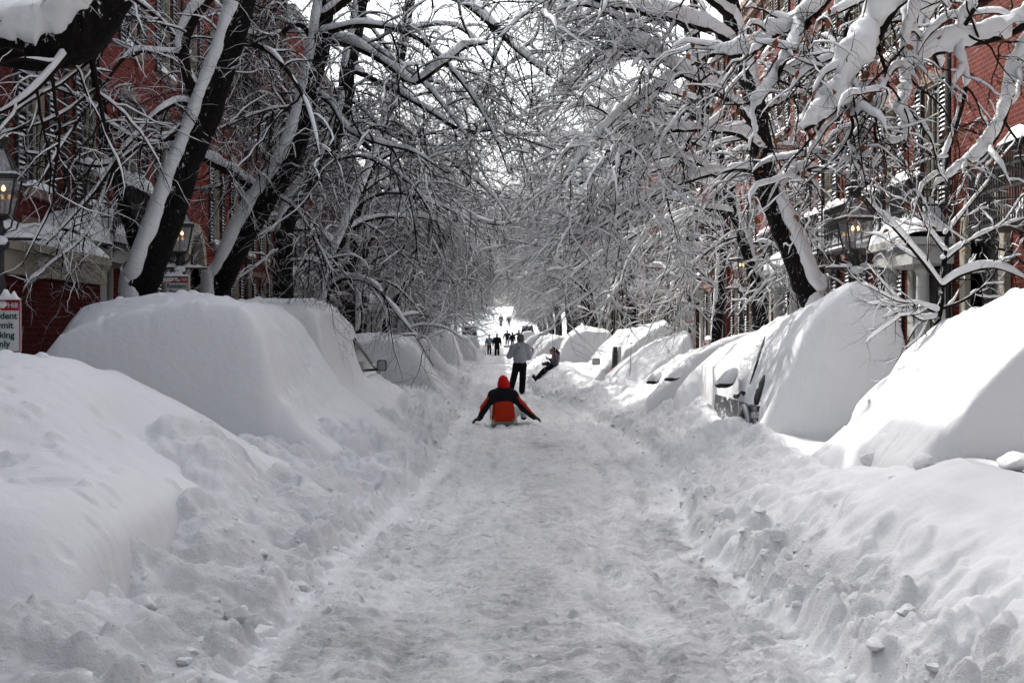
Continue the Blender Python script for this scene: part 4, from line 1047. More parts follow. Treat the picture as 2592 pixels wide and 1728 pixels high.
# ------------------------------------------------------------------ trees
UP = np.array([0, 0, 1.0]); WIND = np.array([-.10, -.22, 1.0]); WIND /= np.linalg.norm(WIND)
def spawn(P, R, c, t0, t1, ang, L, rr, n, droop, wig, rng, bias=(0, 0, 0), taper=.3, rmax=.7, lvar=.45):
    "children of every strand, all at once"
    Mn, m, _ = P.shape; K = Mn*c
    pi = np.repeat(np.arange(Mn), c)
    t = (np.tile(np.arange(c), Mn)+rng.random(K))/c; t = t0+(t1-t0)*t
    u = t*(m-1-1e-4); i = u.astype(int); f = (u-i)[:, None]
    base = P[pi, i]*(1-f)+P[pi, i+1]*f
    tan = P[pi, i+1]-P[pi, i]; tan /= np.linalg.norm(tan, axis=1, keepdims=True)+1e-9
    pr = R[pi, i]*(1-f[:, 0])+R[pi, i+1]*f[:, 0]
    q = rng.normal(size=(K, 3)); q -= (q*tan).sum(1, keepdims=True)*tan; q /= np.linalg.norm(q, axis=1, keepdims=True)+1e-9
    a = np.radians(ang)*(.7+.6*rng.random(K))[:, None]
    d = np.cos(a)*tan+np.sin(a)*q+np.array(bias); d /= np.linalg.norm(d, axis=1, keepdims=True)
    ln = L*(1-lvar+2*lvar*rng.random(K))*(1-.35*t)
    r0 = np.minimum(pr*rmax, rr*(.7+.6*rng.random(K)))
    out = np.empty((K, n, 3)); out[:, 0] = base; step = (ln/(n-1))[:, None]
    for s in range(1, n):
        out[:, s] = out[:, s-1]+d*step
        d = d+np.array([0, 0, -droop*(s/n+.3)])+rng.normal(size=(K, 3))*wig
        d /= np.linalg.norm(d, axis=1, keepdims=True)
    rad = r0[:, None]*np.linspace(1, taper, n)[None, :]
    return out, rad
def snow_on(P, R, th, rng, k=5, gap=-.2, freq=2.0, wmul=.9, minhz=.25, up=UP):
    M_, n, _ = P.shape
    T = np.gradient(P, axis=1); sp = np.linalg.norm(T, axis=2); T = T/(sp[..., None]+1e-9)
    s = np.cumsum(sp, axis=1)
    tz = (T@up)[..., None]; Nn = up-tz*T; hz = np.linalg.norm(Nn, axis=2)
    Nn = Nn/(hz[..., None]+1e-6)
    ids = rng.random(M_)[:, None]*1000
    nz = vnoise(s*freq, ids+0*s, 3)*1.4+.5*vnoise(s*freq*3.1, ids+0*s, 5)
    w = sstep(gap-.12, gap+.18, nz)*sstep(minhz, minhz+.3, hz)
    tt = np.linspace(0, 1, n); e = np.sqrt(np.clip(1-((tt-.72)/.285).clip(0, 1)**2, .01, 1)); e[0] = .6
    h = th*np.minimum(1, .35+14*R/ (14*R+.3)*1.1)*(.55+.9*np.clip(nz+.4, 0, 1.4))*w*hz**.7*e
    on = (w > .05)
    top = np.where(on, R*.95+h, R*.2)
    c = P+Nn*(top*.5)[..., None]
    wd = np.where(on, (R*wmul+.30*h)*np.sqrt(w), R*.2)*np.clip(e*1.2, 0, 1)
    wd = np.maximum(wd, 1e-4)
    fl = (np.maximum(top*.5, 1e-4)/wd)[:, :, None, None]
    keep = on.any(axis=1)
    if not keep.any(): return None
    return tubes(c[keep], wd[keep], k, N=Nn[keep], flat=fl[keep])
class Bits:
    def __init__(s): s.V = []; s.Q = []; s.n = 0
    def add(s, vq):
        if vq is None: return
        V, Q = vq; s.V.append(V); s.Q.append(Q+s.n); s.n += len(V)
    def mesh(s, name, m, off=(0, 0, 0)):
        return np_mesh(name, np.concatenate(s.V)-np.array(off), np.concatenate(s.Q), None, [m])
def bark_rough(V, k, n, amp): return V
def make_tree(name, label, base, strands, seed, lv, snow=1.0, group=None, trunk_n=1, twig_r=1.0, leaves=0, cat='tree', bias1=(0, 0, 0)):
    """strands: (points3d, r0, r1, snowthick) - the first trunk_n are the stem, the rest its main limbs.
    lv: level dicts."""
    rng = np.random.default_rng(seed)
    t = empty(name, base); tag(t, label, cat, group)
    ox, oy, oz = base
    trunk = Bits(); crown = Bits(); sn = Bits()
    n0 = 30; Ps = []; Rs = []
    for si, (pts, r0, r1, th) in enumerate(strands):
        PS = smooth_path(pts, 70)[None]; RS = (r0+(r1-r0)*np.linspace(0, 1, 70))[None]; P = smooth_path(pts, n0)[None]; f = np.linspace(0, 1, n0)
        R = (r0+(r1-r0)*f)[None]
        if r0 > .04:
            P = P+(rng.normal(size=P.shape)*np.array([.07, .07, .04])*R[..., None]); 
        if r0 > .12:   # knobby bark, finer rings
            n1 = 90; fi = np.linspace(0, n0-1.001, n1); i = fi.astype(int); g = (fi-i)
            P = (P[0, i]*(1-g[:, None])+P[0, i+1]*g[:, None])[None]; R = (R[0, i]*(1-g)+R[0, i+1]*g)[None]
            V, Q = tubes(P, R, 18)
            C0 = np.repeat(P[0], 18, axis=0); dv = V-C0
            ridg = np.tile(np.arange(18), n1); zz = np.repeat(np.arange(n1), 18)
            V = C0+dv*(1+.10*np.abs(vnoise(ridg*.9+0.0, zz*.10, seed))*2-.06+.10*vnoise(ridg*.35+0.0, zz*.06, seed+1))[:, None]
            trunk.add((V, Q)); 
            if si < trunk_n and r0 > .15:   # root flare
                pass
        else:
            (trunk if si < trunk_n else crown).add(tubes(P, R, 10 if r0 > .03 else 6))
        if th > 0:
            PP, RR = PS, RS
            if th > .11 or r0 > .1:
                S = snow_on(PP, RR, th, rng, k=20, gap=-.75, freq=.7, wmul=1.02, minhz=.06, up=WIND)
                if S is not None:
                    V, Q = S; V = V+.22*th*np.stack([fbm(V[:, 0]*7, V[:, 2]*7, 3, seed), fbm(V[:, 1]*7+5, V[:, 2]*7, 3, seed+1), fbm(V[:, 0]*6, V[:, 2]*6+9, 3, seed+2)], -1)+.16*th*np.stack([vnoise(V[:, 0]*19, V[:, 2]*19, seed+5), vnoise(V[:, 1]*19+3, V[:, 2]*19, seed+6), vnoise(V[:, 0]*17, V[:, 2]*17+V[:, 1]*11, seed+7)], -1)
                    sn.add((V, Q))
            else: sn.add(snow_on(PP, RR, th, rng, k=9, gap=-.42, freq=1.6))
        Ps.append(smooth_path(P[0], n0)); Rs.append(np.interp(np.linspace(0, 1, n0), np.linspace(0, 1, R.shape[1]), R[0]))
    P = np.array(Ps); R = np.array(Rs)
    tips = None
    for li, L in enumerate(lv):
        if li == 0:
            src = [i for i in range(len(P)) if i >= L.get('skip', trunk_n)]
            A, B = P[src], R[src]
            if L.get('from_trunk', 0):
                tp, tr = spawn(P[:trunk_n], R[:trunk_n], L['from_trunk'], .45, .98, 60, L['len'], L['r'], L['n'], L['droop'], L['wig'], rng, L.get('bias', (0, 0, 0)))
            cp, cr = spawn(A, B, L['c'], L.get('t0', .12), 1.0, L['ang'], L['len'], L['r'], L['n'], L['droop'], L['wig'], rng, L.get('bias', (0, 0, 0)))
            if L.get('from_trunk', 0): cp = np.concatenate([cp, tp]); cr = np.concatenate([cr, tr])
        else:
            cp, cr = spawn(P, R, L['c'], L.get('t0', .15), 1.0, L['ang'], L['len'], L['r'], L['n'], L['droop'], L['wig'], rng, L.get('bias', (0, 0, 0)))
        crown.add(tubes(cp, cr, L.get('k', 3)))
        s = L.get('snow', 0)*snow
        if s > 0:
            sel = rng.random(len(cp)) < L.get('frac', 1)
            if sel.any(): sn.add(snow_on(cp[sel], cr[sel], s, rng, k=L.get('sk', 5), gap=L.get('gap', -.2), freq=L.get('freq', 2.5), wmul=1.1))
        P, R = cp, cr
        if li == len(lv)-2: tips = cp
    link_mesh('trunk', trunk.mesh('trunk', M['bark'], base), t)
    link_mesh('crown', crown.mesh('crown', M['twig'], base), t)
    if sn.V: link_mesh('branch_snow', sn.mesh('branch_snow', M['snow_branch'], base), t)
    if leaves:
        V = []; Q = []; n = 0
        for k in range(leaves):
            p = tips[rng.integers(len(tips)), rng.integers(2, tips.shape[1])]
            d = rng.normal(size=3); d[2] = -abs(d[2])-.8; d /= np.linalg.norm(d); s = np.cross(d, rng.normal(size=3)); s /= np.linalg.norm(s); nn = np.cross(d, s)
            l = rng.uniform(.035, .075); w = l*.32
            g = [p, p+d*l*.35+s*w+nn*w*.5, p+d*l*.4-nn*w*.2, p+d*l*.35-s*w+nn*w*.5, p+d*l*.75+s*w*.7+nn*w*.9, p+d*l+nn*w*.6, p+d*l*.75-s*w*.7+nn*w*.9]
            V += g; Q += [(n, n+1, n+4, n+2), (n, n+2, n+6, n+3), (n+2, n+4, n+5, n+6)]; n += 7
        link_mesh('dry_leaves', np_mesh('dry_leaves', np.array(V)-np.array(base), np.array(Q), None, [M['leaf']]), t)
    return t
def path_v(pts, d0, d1=None, jit=.0, seed=0):
    "view-space trace at distance d0..d1 -> 3d"
    d1 = d0 if d1 is None else d1; n = len(pts); out = []
    rng = np.random.default_rng(seed+77)
    for i, (a, b) in enumerate(pts):
        d = d0+(d1-d0)*i/max(1, n-1)+(rng.normal()*jit if 0 < i else 0)
        out.append(WV(a, b, d))
    return out
def LV(l1=1.7, l2=.8, l3=.42, c=(9, 8, 7), r=(.022, .009, .0045), droop=(.10, .16, .12), snow=(.05, .03, .014), frac=(1, .9, .45), wig=(.16, .2, .22), bias=(0, 0, .1), ang=(55, 50, 48), gap=(-.25, -.15, -.05), **kw):
    out = []
    for i in range(3):
        out.append(dict(c=c[i], ang=ang[i], len=(l1, l2, l3)[i], r=r[i], n=(12, 8, 5)[i], droop=droop[i], wig=wig[i], snow=snow[i], frac=frac[i], k=(5, 3, 3)[i], sk=(6, 5, 4)[i], gap=gap[i], freq=(2.2, 3, 5)[i], bias=bias if i == 0 else (0, 0, 0)))
    out[0].update(kw); return out
def base_of(pts3): return (pts3[0][0], pts3[0][1], float(ground_h(np.array([pts3[0][0]]), np.array([pts3[0][1]]), False)[0])-.15)
def with_root(pts3, flare=0):
    x, y, z = pts3[0]; gz = float(ground_h(np.array([x]), np.array([y]), False)[0])-.3
    x2 = x-(pts3[1][0]-x)*.9
    return [(x2, y, gz)]+pts3 if z > gz+.3 else pts3

# T0: the huge bough in the top left corner; its trunk stands outside the frame
bough = path_v([(-420, 330), (-300, 170), (-150, 80), (-40, 92), (60, 108), (130, 112), (185, 92), (222, 40), (258, -30), (300, -130)], 8.2, 8.0)
trunk0 = [(-4.9, 8.6, .2), (-4.85, 8.6, 1.6), (-4.7, 8.5, 3.0), (-4.4, 8.4, 3.7), (-4.2, 8.4, 4.6), (-4.1, 8.4, 6)]
make_tree('street_tree', 'massive dark bough with thick smooth snow crossing the top left corner', trunk0[0],
    [(trunk0, .30, .22, .1), (bough, .155, .14, .24), (path_v([(205, 80), (222, 180), (238, 260), (250, 330)], 8.2, 8.4), .022, .008, .03), (path_v([(185, 95), (120, 175), (60, 230), (-20, 275)], 8.0, 7.8), .02, .008, .05)], 1,
    LV(1.0, .5, .3, c=(5, 5, 4), r=(.012, .006, .003), snow=(.03, .015, .008)), snow=.8)
# T1 forked leaning tree
tr = with_root(path_v([(318, 690), (335, 635), (370, 540), (403, 440), (430, 370), (462, 290), (490, 210), (520, 130), (545, 50), (575, -60), (600, -200)], 19, 18.2))
st = path_v([(326, 640), (320, 580), (300, 520), (277, 430), (256, 350), (240, 270), (226, 190), (212, 90), (200, -30), (190, -150)], 19, 18.4)
make_tree('street_tree', 'forked leaning tree with broad snow stripe behind the largest left mound', base_of(tr),
    [(tr, .245, .17, .10), (st, .10, .055, .09),
     (path_v([(470, 265), (445, 205), (425, 135), (440, 60), (490, -10), (540, -90)], 18.6, 18), .09, .05, .12),
     (path_v([(428, 320), (380, 318), (325, 335), (270, 372), (215, 382), (150, 366), (55, 352)], 18.7, 17.6, .1, 1), .045, .015, .06),
     (path_v([(465, 255), (420, 238), (380, 252), (330, 298), (288, 345), (230, 430), (150, 520), (110, 560)], 18.6, 17.5, .1, 2), .04, .012, .055),
     (path_v([(440, 130), (380, 125), (300, 128), (230, 215), (150, 330), (90, 430)], 18.4, 17.2, .1, 3), .035, .010, .05),
     (path_v([(420, 290), (360, 330), (270, 300), (200, 235), (120, 200), (20, 150)], 18.5, 17.6, .1, 4), .035, .01, .05),
     (path_v([(535, 100), (600, 110), (650, 150), (700, 230), (730, 330), (740, 420)], 18.3, 17.4, .1, 5), .04, .01, .05),
     (path_v([(430, 120), (360, 40), (280, -10), (180, 20), (60, 60)], 18.4, 17.6, .1, 6), .035, .01, .05),
     (path_v([(265, 385), (235, 460), (200, 540), (130, 600), (60, 650)], 18.4, 17.2, .1, 8), .022, .008, .05)], 21,
    LV(1.5, .75, .4, c=(9, 8, 5), r=(.013, .0055, .0030), droop=(.14, .18, .14), snow=(.034, .014, .007), frac=(.9, .6, .35), wig=(.2, .3, .34), from_trunk=8), trunk_n=2, snow=.85)
# T2
tr = with_root(path_v([(490, 690), (520, 620), (560, 540), (600, 470), (640, 410), (670, 350), (700, 270), (715, 190), (735, 90), (750, -20), (765, -160)], 24, 23))
make_tree('street_tree', 'thick rough-barked tree leaning right with a snowy crotch, second from the left', base_of(tr),
    [(tr, .25, .17, .09),
     (path_v([(606, 462), (575, 428), (540, 402), (505, 385), (460, 362), (400, 345), (340, 352)], 23.8, 22.8, .1, 1), .085, .03, .11),
     (path_v([(745, 40), (850, -30), (980, -40), (1070, 10), (1117, 50), (1167, 97), (1210, 135), (1267, 178)], 23, 21.5, .15, 2), .075, .02, .10),
     (path_v([(733, 95), (790, 103), (850, 125), (900, 158), (950, 193), (1017, 150), (1067, 112), (1120, 100)], 23.3, 22, .15, 3), .065, .02, .10),
     (path_v([(712, 200), (760, 240), (800, 300), (870, 330), (950, 350), (1030, 400)], 23.3, 22, .15, 4), .045, .012, .07),
     (path_v([(730, 120), (690, 60), (620, 90), (560, 80), (500, 100)], 23.2, 22.5, .1, 5), .05, .015, .08),
     (path_v([(620, 440), (680, 480), (730, 560), (760, 620)], 23.7, 22.9, .1, 6), .03, .010, .05),
     (path_v([(746, 30), (700, -40), (600, -60), (520, 0)], 23.2, 22.8), .05, .02, .08),
     (path_v([(738, 80), (840, 60), (960, 90), (1060, 190), (1130, 300), (1170, 400)], 23, 21.8, .15, 9), .05, .01, .07),
     (path_v([(705, 250), (640, 250), (570, 270), (500, 300), (440, 300)], 23.4, 22.4, .1, 10), .03, .01, .05)], 22,
    LV(2.0, .95, .5, c=(12, 10, 7), r=(.017, .007, .0038), droop=(.22, .24, .16), snow=(.04, .016, .009), frac=(.85, .5, .28), wig=(.18, .26, .3), from_trunk=18), snow=.9)
# T3
tr = with_root(path_v([(650, 700), (652, 620), (655, 540), (665, 490), (690, 440), (720, 400), (760, 330), (790, 250), (802, 150), (822, 50), (845, -90)], 29, 28))
make_tree('street_tree', 'dark straight-based trunk rising behind the second boxy mound', base_of(tr),
    [(tr, .23, .15, .06),
     (path_v([(722, 398), (770, 370), (830, 360), (890, 385), (950, 430), (990, 490)], 28.6, 27, .15, 1), .05, .012, .06),
     (path_v([(805, 160), (870, 190), (960, 240), (1060, 300), (1137, 300), (1200, 320), (1277, 345)], 28.2, 26.5, .2, 2), .06, .015, .09),
     (path_v([(815, 80), (884, 127), (967, 187), (1030, 260), (1084, 335), (1120, 420)], 28.2, 26.8, .2, 3), .045, .010, .06),
     (path_v([(830, 10), (920, -40), (1040, 0), (1140, 60), (1220, 150)], 28, 26.5, .2, 4), .06, .015, .08),
     (path_v([(770, 310), (700, 260), (640, 260), (580, 300)], 28.4, 28), .04, .012, .06),
     (path_v([(795, 220), (860, 280), (920, 380), (950, 500), (960, 600)], 28.3, 27, .2, 6), .035, .008, .04),
     (path_v([(660, 560), (620, 590), (580, 620), (550, 640)], 28.8, 28), .02, .008, .05),
     (path_v([(662, 600), (720, 600), (770, 625)], 28.8, 28), .02, .008, .05)], 23,
    LV(2.2, 1.1, .55, c=(10, 8, 6), r=(.018, .008, .0044), droop=(.24, .26, .16), snow=(.042, .018, .010), frac=(.85, .5, .28), wig=(.18, .26, .28), from_trunk=22), snow=.85)
# T4
tr = with_root(path_v([(800, 770), (803, 680), (806, 600), (816, 500), (842, 410), (872, 320), (905, 210), (930, 90), (955, -60)], 42, 41))
make_tree('street_tree', 'straight dark trunk close to the red-headed permit sign and lanterns', base_of(tr),
    [(tr, .22, .12, .05),
     (path_v([(842, 420), (920, 445), (1000, 470), (1080, 500), (1150, 516), (1230, 492)], 41.5, 39, .3, 1), .06, .015, .10),
     (path_v([(880, 300), (970, 330), (1060, 390), (1130, 450), (1180, 520)], 41, 39, .3, 2), .06, .015, .09),
     (path_v([(915, 180), (1000, 190), (1090, 240), (1170, 320), (1230, 420)], 41, 38.5, .3, 3), .06, .012, .09),
     (path_v([(935, 70), (1040, 60), (1130, 130), (1210, 230), (1260, 320)], 41, 38.5, .3, 4), .06, .012, .09),
     (path_v([(870, 330), (800, 330), (740, 380)], 41, 40), .045, .015, .07),
     (path_v([(820, 500), (880, 540), (930, 590), (985, 640)], 41.6, 40), .035, .01, .06),
     (path_v([(830, 450), (780, 440), (700, 470)], 41.6, 41), .035, .01, .06)], 24,
    LV(2.6, 1.3, .65, c=(10, 8, 7), r=(.022, .011, .0055), droop=(.20, .24, .16), snow=(.06, .032, .016), frac=(.95, .75, .4)), snow=1.0)
# T5, T6
tr = with_root(path_v([(876, 775), (890, 722), (915, 672), (950, 625), (990, 585), (1030, 535), (1060, 460), (1080, 380)], 50, 49))
make_tree('street_tree', 'strongly leaning tree coated white along its upper side beside the left lanterns', base_of(tr),
    [(tr, .24, .12, .22), (path_v([(955, 620), (990, 640), (1040, 648), (1085, 668)], 49.5, 48, .2), .05, .015, .12), (path_v([(1000, 575), (960, 540), (900, 500), (860, 440)], 49.5, 49), .06, .02, .1),
     (path_v([(1030, 530), (1080, 530), (1130, 570)], 49.3, 47), .05, .015, .1), (path_v([(1060, 450), (1110, 440), (1170, 490)], 49, 46), .05, .015, .1), (path_v([(940, 635), (920, 600), (930, 560)], 49.5, 49), .04, .02, .08)], 25,
    LV(2.6, 1.3, .65, c=(11, 9, 7), r=(.022, .011, .0065), droop=(.16, .2, .16), snow=(.06, .03, .015)), snow=1.1)

# right side -----------------------------------------------------
tr = with_root(path_v([(1868, 700), (1852, 645), (1826, 580), (1796, 510), (1770, 440), (1752, 360), (1740, 280), (1720, 180), (1690, 80), (1665, -40), (1650, -160)], 22, 21.4))
RB = (-.25, 0, .05)
make_tree('street_tree', 'curved dark trunk with a wide snow flare beside the large right lantern', base_of(tr),
    [(tr, .235, .14, .16),
     (path_v([(1690, 110), (1640, 75), (1560, 50), (1480, 32), (1400, 12), (1330, -20)], 21.5, 20, .15, 1), .065, .025, .16),
     (path_v([(1745, 300), (1680, 235), (1600, 190), (1520, 140), (1470, 112), (1430, 125), (1395, 165)], 21.6, 20, .15, 2), .055, .02, .17),
     (path_v([(1752, 350), (1700, 310), (1620, 300), (1540, 302), (1470, 332), (1400, 375), (1330, 425)], 21.6, 20, .15, 3), .05, .014, .14),
     (path_v([(1760, 400), (1690, 390), (1600, 410), (1500, 450), (1400, 510), (1310, 560)], 21.8, 20.3, .15, 4), .042, .012, .11),
     (path_v([(1700, 130), (1620, 130), (1530, 190), (1440, 250), (1360, 330), (1290, 420)], 21.5, 20, .15, 5), .05, .012, .12),
     (path_v([(1735, 260), (1800, 230), (1870, 200), (1930, 200)], 22.2, 24), .05, .02, .12),
     (path_v([(1775, 450), (1815, 410), (1850, 392), (1885, 395)], 22.2, 24), .05, .02, .12),
     (path_v([(1680, 40), (1600, -20), (1500, -60), (1400, -80), (1300, -40), (1240, 40)], 21.4, 20, .15, 7), .06, .02, .12),
     ], 31,
    LV(1.9, .9, .45, c=(11, 9, 6), r=(.02, .009, .0042), droop=(.15, .16, .11), snow=(.10, .06, .030), frac=(1, .95, .75), bias=RB, wig=(.13, .15, .17)), snow=1.0)
tr = with_root(path_v([(1745, 775), (1740, 690), (1728, 620), (1712, 560), (1690, 490), (1670, 410), (1650, 320), (1620, 220), (1600, 100), (1590, -30)], 30, 29))
make_tree('street_tree', 'slender pale trunk streaked with snow in front of the half-hidden right lantern', base_of(tr),
    [(tr, .17, .09, .13),
     (path_v([(1690, 490), (1620, 480), (1540, 500), (1450, 545), (1350, 605), (1280, 655)], 29.6, 27.5, .2, 1), .05, .012, .13),
     (path_v([(1665, 390), (1590, 370), (1500, 395), (1400, 455), (1320, 530)], 29.5, 27.5, .2, 2), .05, .012, .13),
     (path_v([(1640, 290), (1560, 260), (1470, 270), (1380, 330), (1290, 410), (1240, 480)], 29.3, 27, .2, 3), .055, .012, .13),
     (path_v([(1615, 190), (1530, 140), (1430, 130), (1330, 190), (1250, 290)], 29.2, 27, .2, 4), .055, .012, .13),
     (path_v([(1600, 80), (1500, 20), (1400, 30), (1300, 90), (1230, 180)], 29, 27, .2, 5), .055, .012, .13),
     (path_v([(1675, 430), (1720, 390), (1770, 400)], 29.5, 29), .04, .012, .1),
     (path_v([(1715, 560), (1760, 560), (1810, 590), (1850, 640)], 29.7, 29), .03, .01, .1),
     (path_v([(1705, 540), (1650, 560), (1590, 610), (1540, 660)], 29.7, 28.6, .2), .03, .01, .1)], 32,
    LV(2.1, 1.0, .5, c=(10, 8, 6), r=(.02, .009, .0044), droop=(.14, .14, .10), snow=(.10, .065, .034), frac=(1, .95, .8), bias=RB, wig=(.13, .15, .17)), snow=1.0)
tr = with_root(path_v([(1643, 800), (1648, 720), (1654, 640), (1660, 560), (1656, 470), (1640, 380), (1612, 290), (1590, 180), (1575, 40)], 38, 37))
make_tree('street_tree', 'thin upright trunk spotted with snow just right of the no parking sign', base_of(tr),
    [(tr, .17, .09, .10),
     (path_v([(1658, 520), (1590, 510), (1500, 560), (1420, 620), (1350, 680)], 37.5, 35.5, .2, 1), .05, .012, .13),
     (path_v([(1650, 430), (1570, 420), (1480, 470), (1390, 550), (1310, 620)], 37.4, 35, .2, 2), .05, .012, .13),
     (path_v([(1630, 340), (1540, 320), (1440, 370), (1340, 460), (1270, 540)], 37.2, 35, .2, 3), .05, .012, .13),
     (path_v([(1600, 230), (1500, 210), (1400, 260), (1300, 350), (1230, 430)], 37, 35, .2, 4), .05, .012, .13),
     (path_v([(1655, 600), (1700, 580), (1750, 600)], 37.8, 37), .03, .01, .09),
     (path_v([(1650, 660), (1600, 640), (1540, 670)], 37.8, 36.8), .03, .01, .09)], 33,
    LV(2.4, 1.2, .6, c=(10, 8, 7), r=(.021, .0095, .0050), droop=(.14, .14, .10), snow=(.10, .065, .036), frac=(1, .95, .8), bias=RB, wig=(.13, .15, .17)), snow=1.0)
# the laden branches hanging into the top right corner; trunk outside the frame
tk = [(5.6, 9.8, .3), (5.6, 9.8, 2.2), (5.5, 9.9, 4.0), (5.2, 10.0, 5.4), (5.0, 10.0, 7.0)]
def r0(pts, a, b, r=.03, r2=.012, th=.15, s=0): return (path_v(pts, a, b, .05, s), r, r2, th)
make_tree('street_tree', 'overhanging branches bending under fat snow and dry brown leaves, top right', tk[0],
    [(tk, .24, .16, .1),
     r0([(2560, -420), (2330, -280), (2150, -140), (2075, -20), (2045, 33), (2015, 93), (1988, 133), (1968, 163), (1938, 230), (1901, 267), (1851, 298)], 9.9, 9.6, .05, .012, .25, 1),
     r0([(2330, -280), (2100, -180), (1960, -80), (1901, 0), (1868, 40), (1851, 63), (1828, 107), (1801, 140), (1788, 173), (1758, 220), (1735, 253), (1731, 300), (1722, 350)], 10.2, 10.0, .035, .007, .16, 2),
     r0([(1860, 50), (1818, 67), (1781, 83), (1748, 110), (1708, 127), (1635, 124)], 10.2, 10.3, .02, .006, .17, 3),
     r0([(2560, -300), (2440, -60), (2352, 60), (2201, 107), (2108, 138), (2070, 190)], 10.4, 10.2, .045, .012, .20, 4),
     r0([(2200, -160), (2110, -20), (2085, 80), (2078, 187), (2074, 273), (2085, 340)], 10.0, 9.8, .03, .007, .20, 5),
     r0([(2560, -300), (2420, 20), (2340, 170), (2300, 300), (2240, 370), (2150, 430)], 10.6, 10.4, .03, .007, .13, 6),
     r0([(2420, -200), (2280, -40), (2210, 80), (2220, 200), (2190, 320), (2170, 400)], 10.2, 10.3, .03, .007, .14, 7),
     r0([(1988, 133), (1930, 155), (1870, 150), (1820, 130)], 9.8, 9.9, .014, .005, .05, 8),
     r0([(1938, 230), (1960, 290), (1930, 350), (1890, 390), (1840, 430)], 9.8, 10, .014, .004, .05, 9),
     r0([(2015, 93), (2040, 200), (2010, 290), (2030, 360)], 9.8, 9.7, .015, .005, .09, 10),
     r0([(2500, -300), (2300, -120), (2180, -20), (2130, 60), (2160, 160)], 11, 11, .04, .01, .22, 11),
     r0([(2100, -150), (2000, -60), (1950, 20), (1940, 100), (1905, 150)], 10.5, 10.6, .03, .008, .20, 12)], 41,
    LV(.85, .42, .2, c=(10, 6, 4), r=(.009, .0042, .0026), droop=(.16, .16, .1), snow=(.075, .03, .008), frac=(.8, .5, .25), wig=(.2, .24, .24), gap=(-.1, 0, .05)), snow=1.0, leaves=260)
# young branching tree on the right
yt = [(4.62, 15.0, .3)]+path_v([(2150, 770), (2160, 715), (2166, 655), (2171, 600), (2178, 540), (2182, 470), (2190, 400)], 15, 15)
make_tree('young_tree', 'small bare young tree with upswept snowy branches above the bright slope', yt[0],
    [(yt, .05, .015, .05),
     (path_v([(2164, 660), (2120, 600), (2060, 530), (2010, 480), (1990, 455)], 15, 14.6), .022, .007, .08),
     (path_v([(2166, 660), (2215, 630), (2285, 615), (2360, 640)], 15, 14.8), .024, .007, .10),
     (path_v([(2170, 600), (2220, 560), (2280, 530), (2360, 500)], 15, 15.2), .02, .007, .08),
     (path_v([(2158, 720), (2110, 700), (2060, 690), (2000, 660)], 15, 14.7), .018, .006, .07),
     (path_v([(2158, 730), (2120, 735), (2080, 715), (2030, 730)], 15, 14.8), .014, .005, .06),
     (path_v([(2172, 580), (2130, 520), (2100, 450), (2085, 390)], 15, 15.2), .016, .005, .06),
     (path_v([(2160, 710), (2215, 690), (2270, 650), (2300, 600)], 15, 14.9), .018, .006, .08),
     (path_v([(2176, 540), (2230, 470), (2270, 420), (2290, 370)], 15, 15.1), .016, .005, .06)], 42,
    LV(.7, .35, .2, c=(8, 5, 3), r=(.009, .0045, .003), droop=(-.03, .02, .02), snow=(.05, .022, .01), frac=(.9, .6, .3), ang=(45, 45, 45)), snow=1.0, cat='young tree')

# generic street trees for the rest of both rows (local frame: trunk at origin, street towards +x)
def generic(seed, label, lean=.6, H=10.5, snow=1.0, limbs=12, reach=5.2, group=None, dens=(9, 8, 7), fs=1.0):
    rng = np.random.default_rng(seed)
    tr = [(0, 0, -.3), (.05*lean, .0, 1.5), (.25*lean, .1, 3.0), (.7*lean, .0, 4.6), (1.3*lean, .15, 6.5), (1.7*lean, .1, 8.5), (2.0*lean, 0, H)]
    S = [(tr, .20+.04*rng.random(), .06, .07)]
    sp = smooth_path(tr, 40)
    for i in range(limbs):
        t = .30+.62*(i+rng.random()*.6)/limbs; p = sp[int(t*39)]
        az = rng.uniform(-1.5, 1.5)*1.05+(PI if rng.random() < .22 else 0)
        L = reach*(1.15-.55*t)*rng.uniform(.75, 1.15); el = rng.uniform(.25, .75)+.35*t
        pts = [tuple(p)]; d = np.array([math.cos(az)*math.cos(el), math.sin(az)*math.cos(el), math.sin(el)]); q = np.array(p)
        for k in range(6):
            q = q+d*L/6; d = d+np.array([0, 0, -.20])+rng.normal(size=3)*.13; d /= np.linalg.norm(d); pts.append(tuple(q))
        S.append((pts, .075*(1.1-.5*t), .012, .10*snow))
    return make_tree('street_tree', label, (0, 0, -.3), S, seed, LV(2.3, 1.2, .6, c=dens, r=(.02, .0088, .0046), droop=(.10, .11, .08), snow=tuple(a*fs for a in (.085, .052, .030)), frac=(1, .95, min(1, .7*fs)), wig=(.11, .13, .15), gap=(-.2, -.05, .02)), snow=snow, group=group)
gL = 'snow-laden street trees receding down the left side'; gR = 'snow-laden street trees receding down the right side'
lL = 'bare snow-laden tree in the receding row on the left kerb'; lR = 'bare snow-laden tree in the receding row on the right kerb'
protos = [generic(101, lL, .9, 10.5, .95), generic(102, lL, .5, 9.5, 1.1), generic(103, lL, 1.3, 11.0, 1.0), generic(104, lL, .8, 10.0, 1.0, fs=1.5), generic(105, lL, 1.1, 10.5, 1.0, fs=1.5)]
index_kids()
spots = []
rng = np.random.default_rng(9)
for i in range(24):
    y = 57+i*7.2+(i > 10)*(i-10)*2.0
    for s in (-1, 1): spots.append((s, y+rng.uniform(-1.5, 1.5)+(0 if s < 0 else 3.0)-(9 if s > 0 and i == 0 else 0)))
spots += [(-1, 36), (-1, 46.5), (-1, -7), (1, -9), (-1, -15), (1, -17)]
used = 0; taken = set()
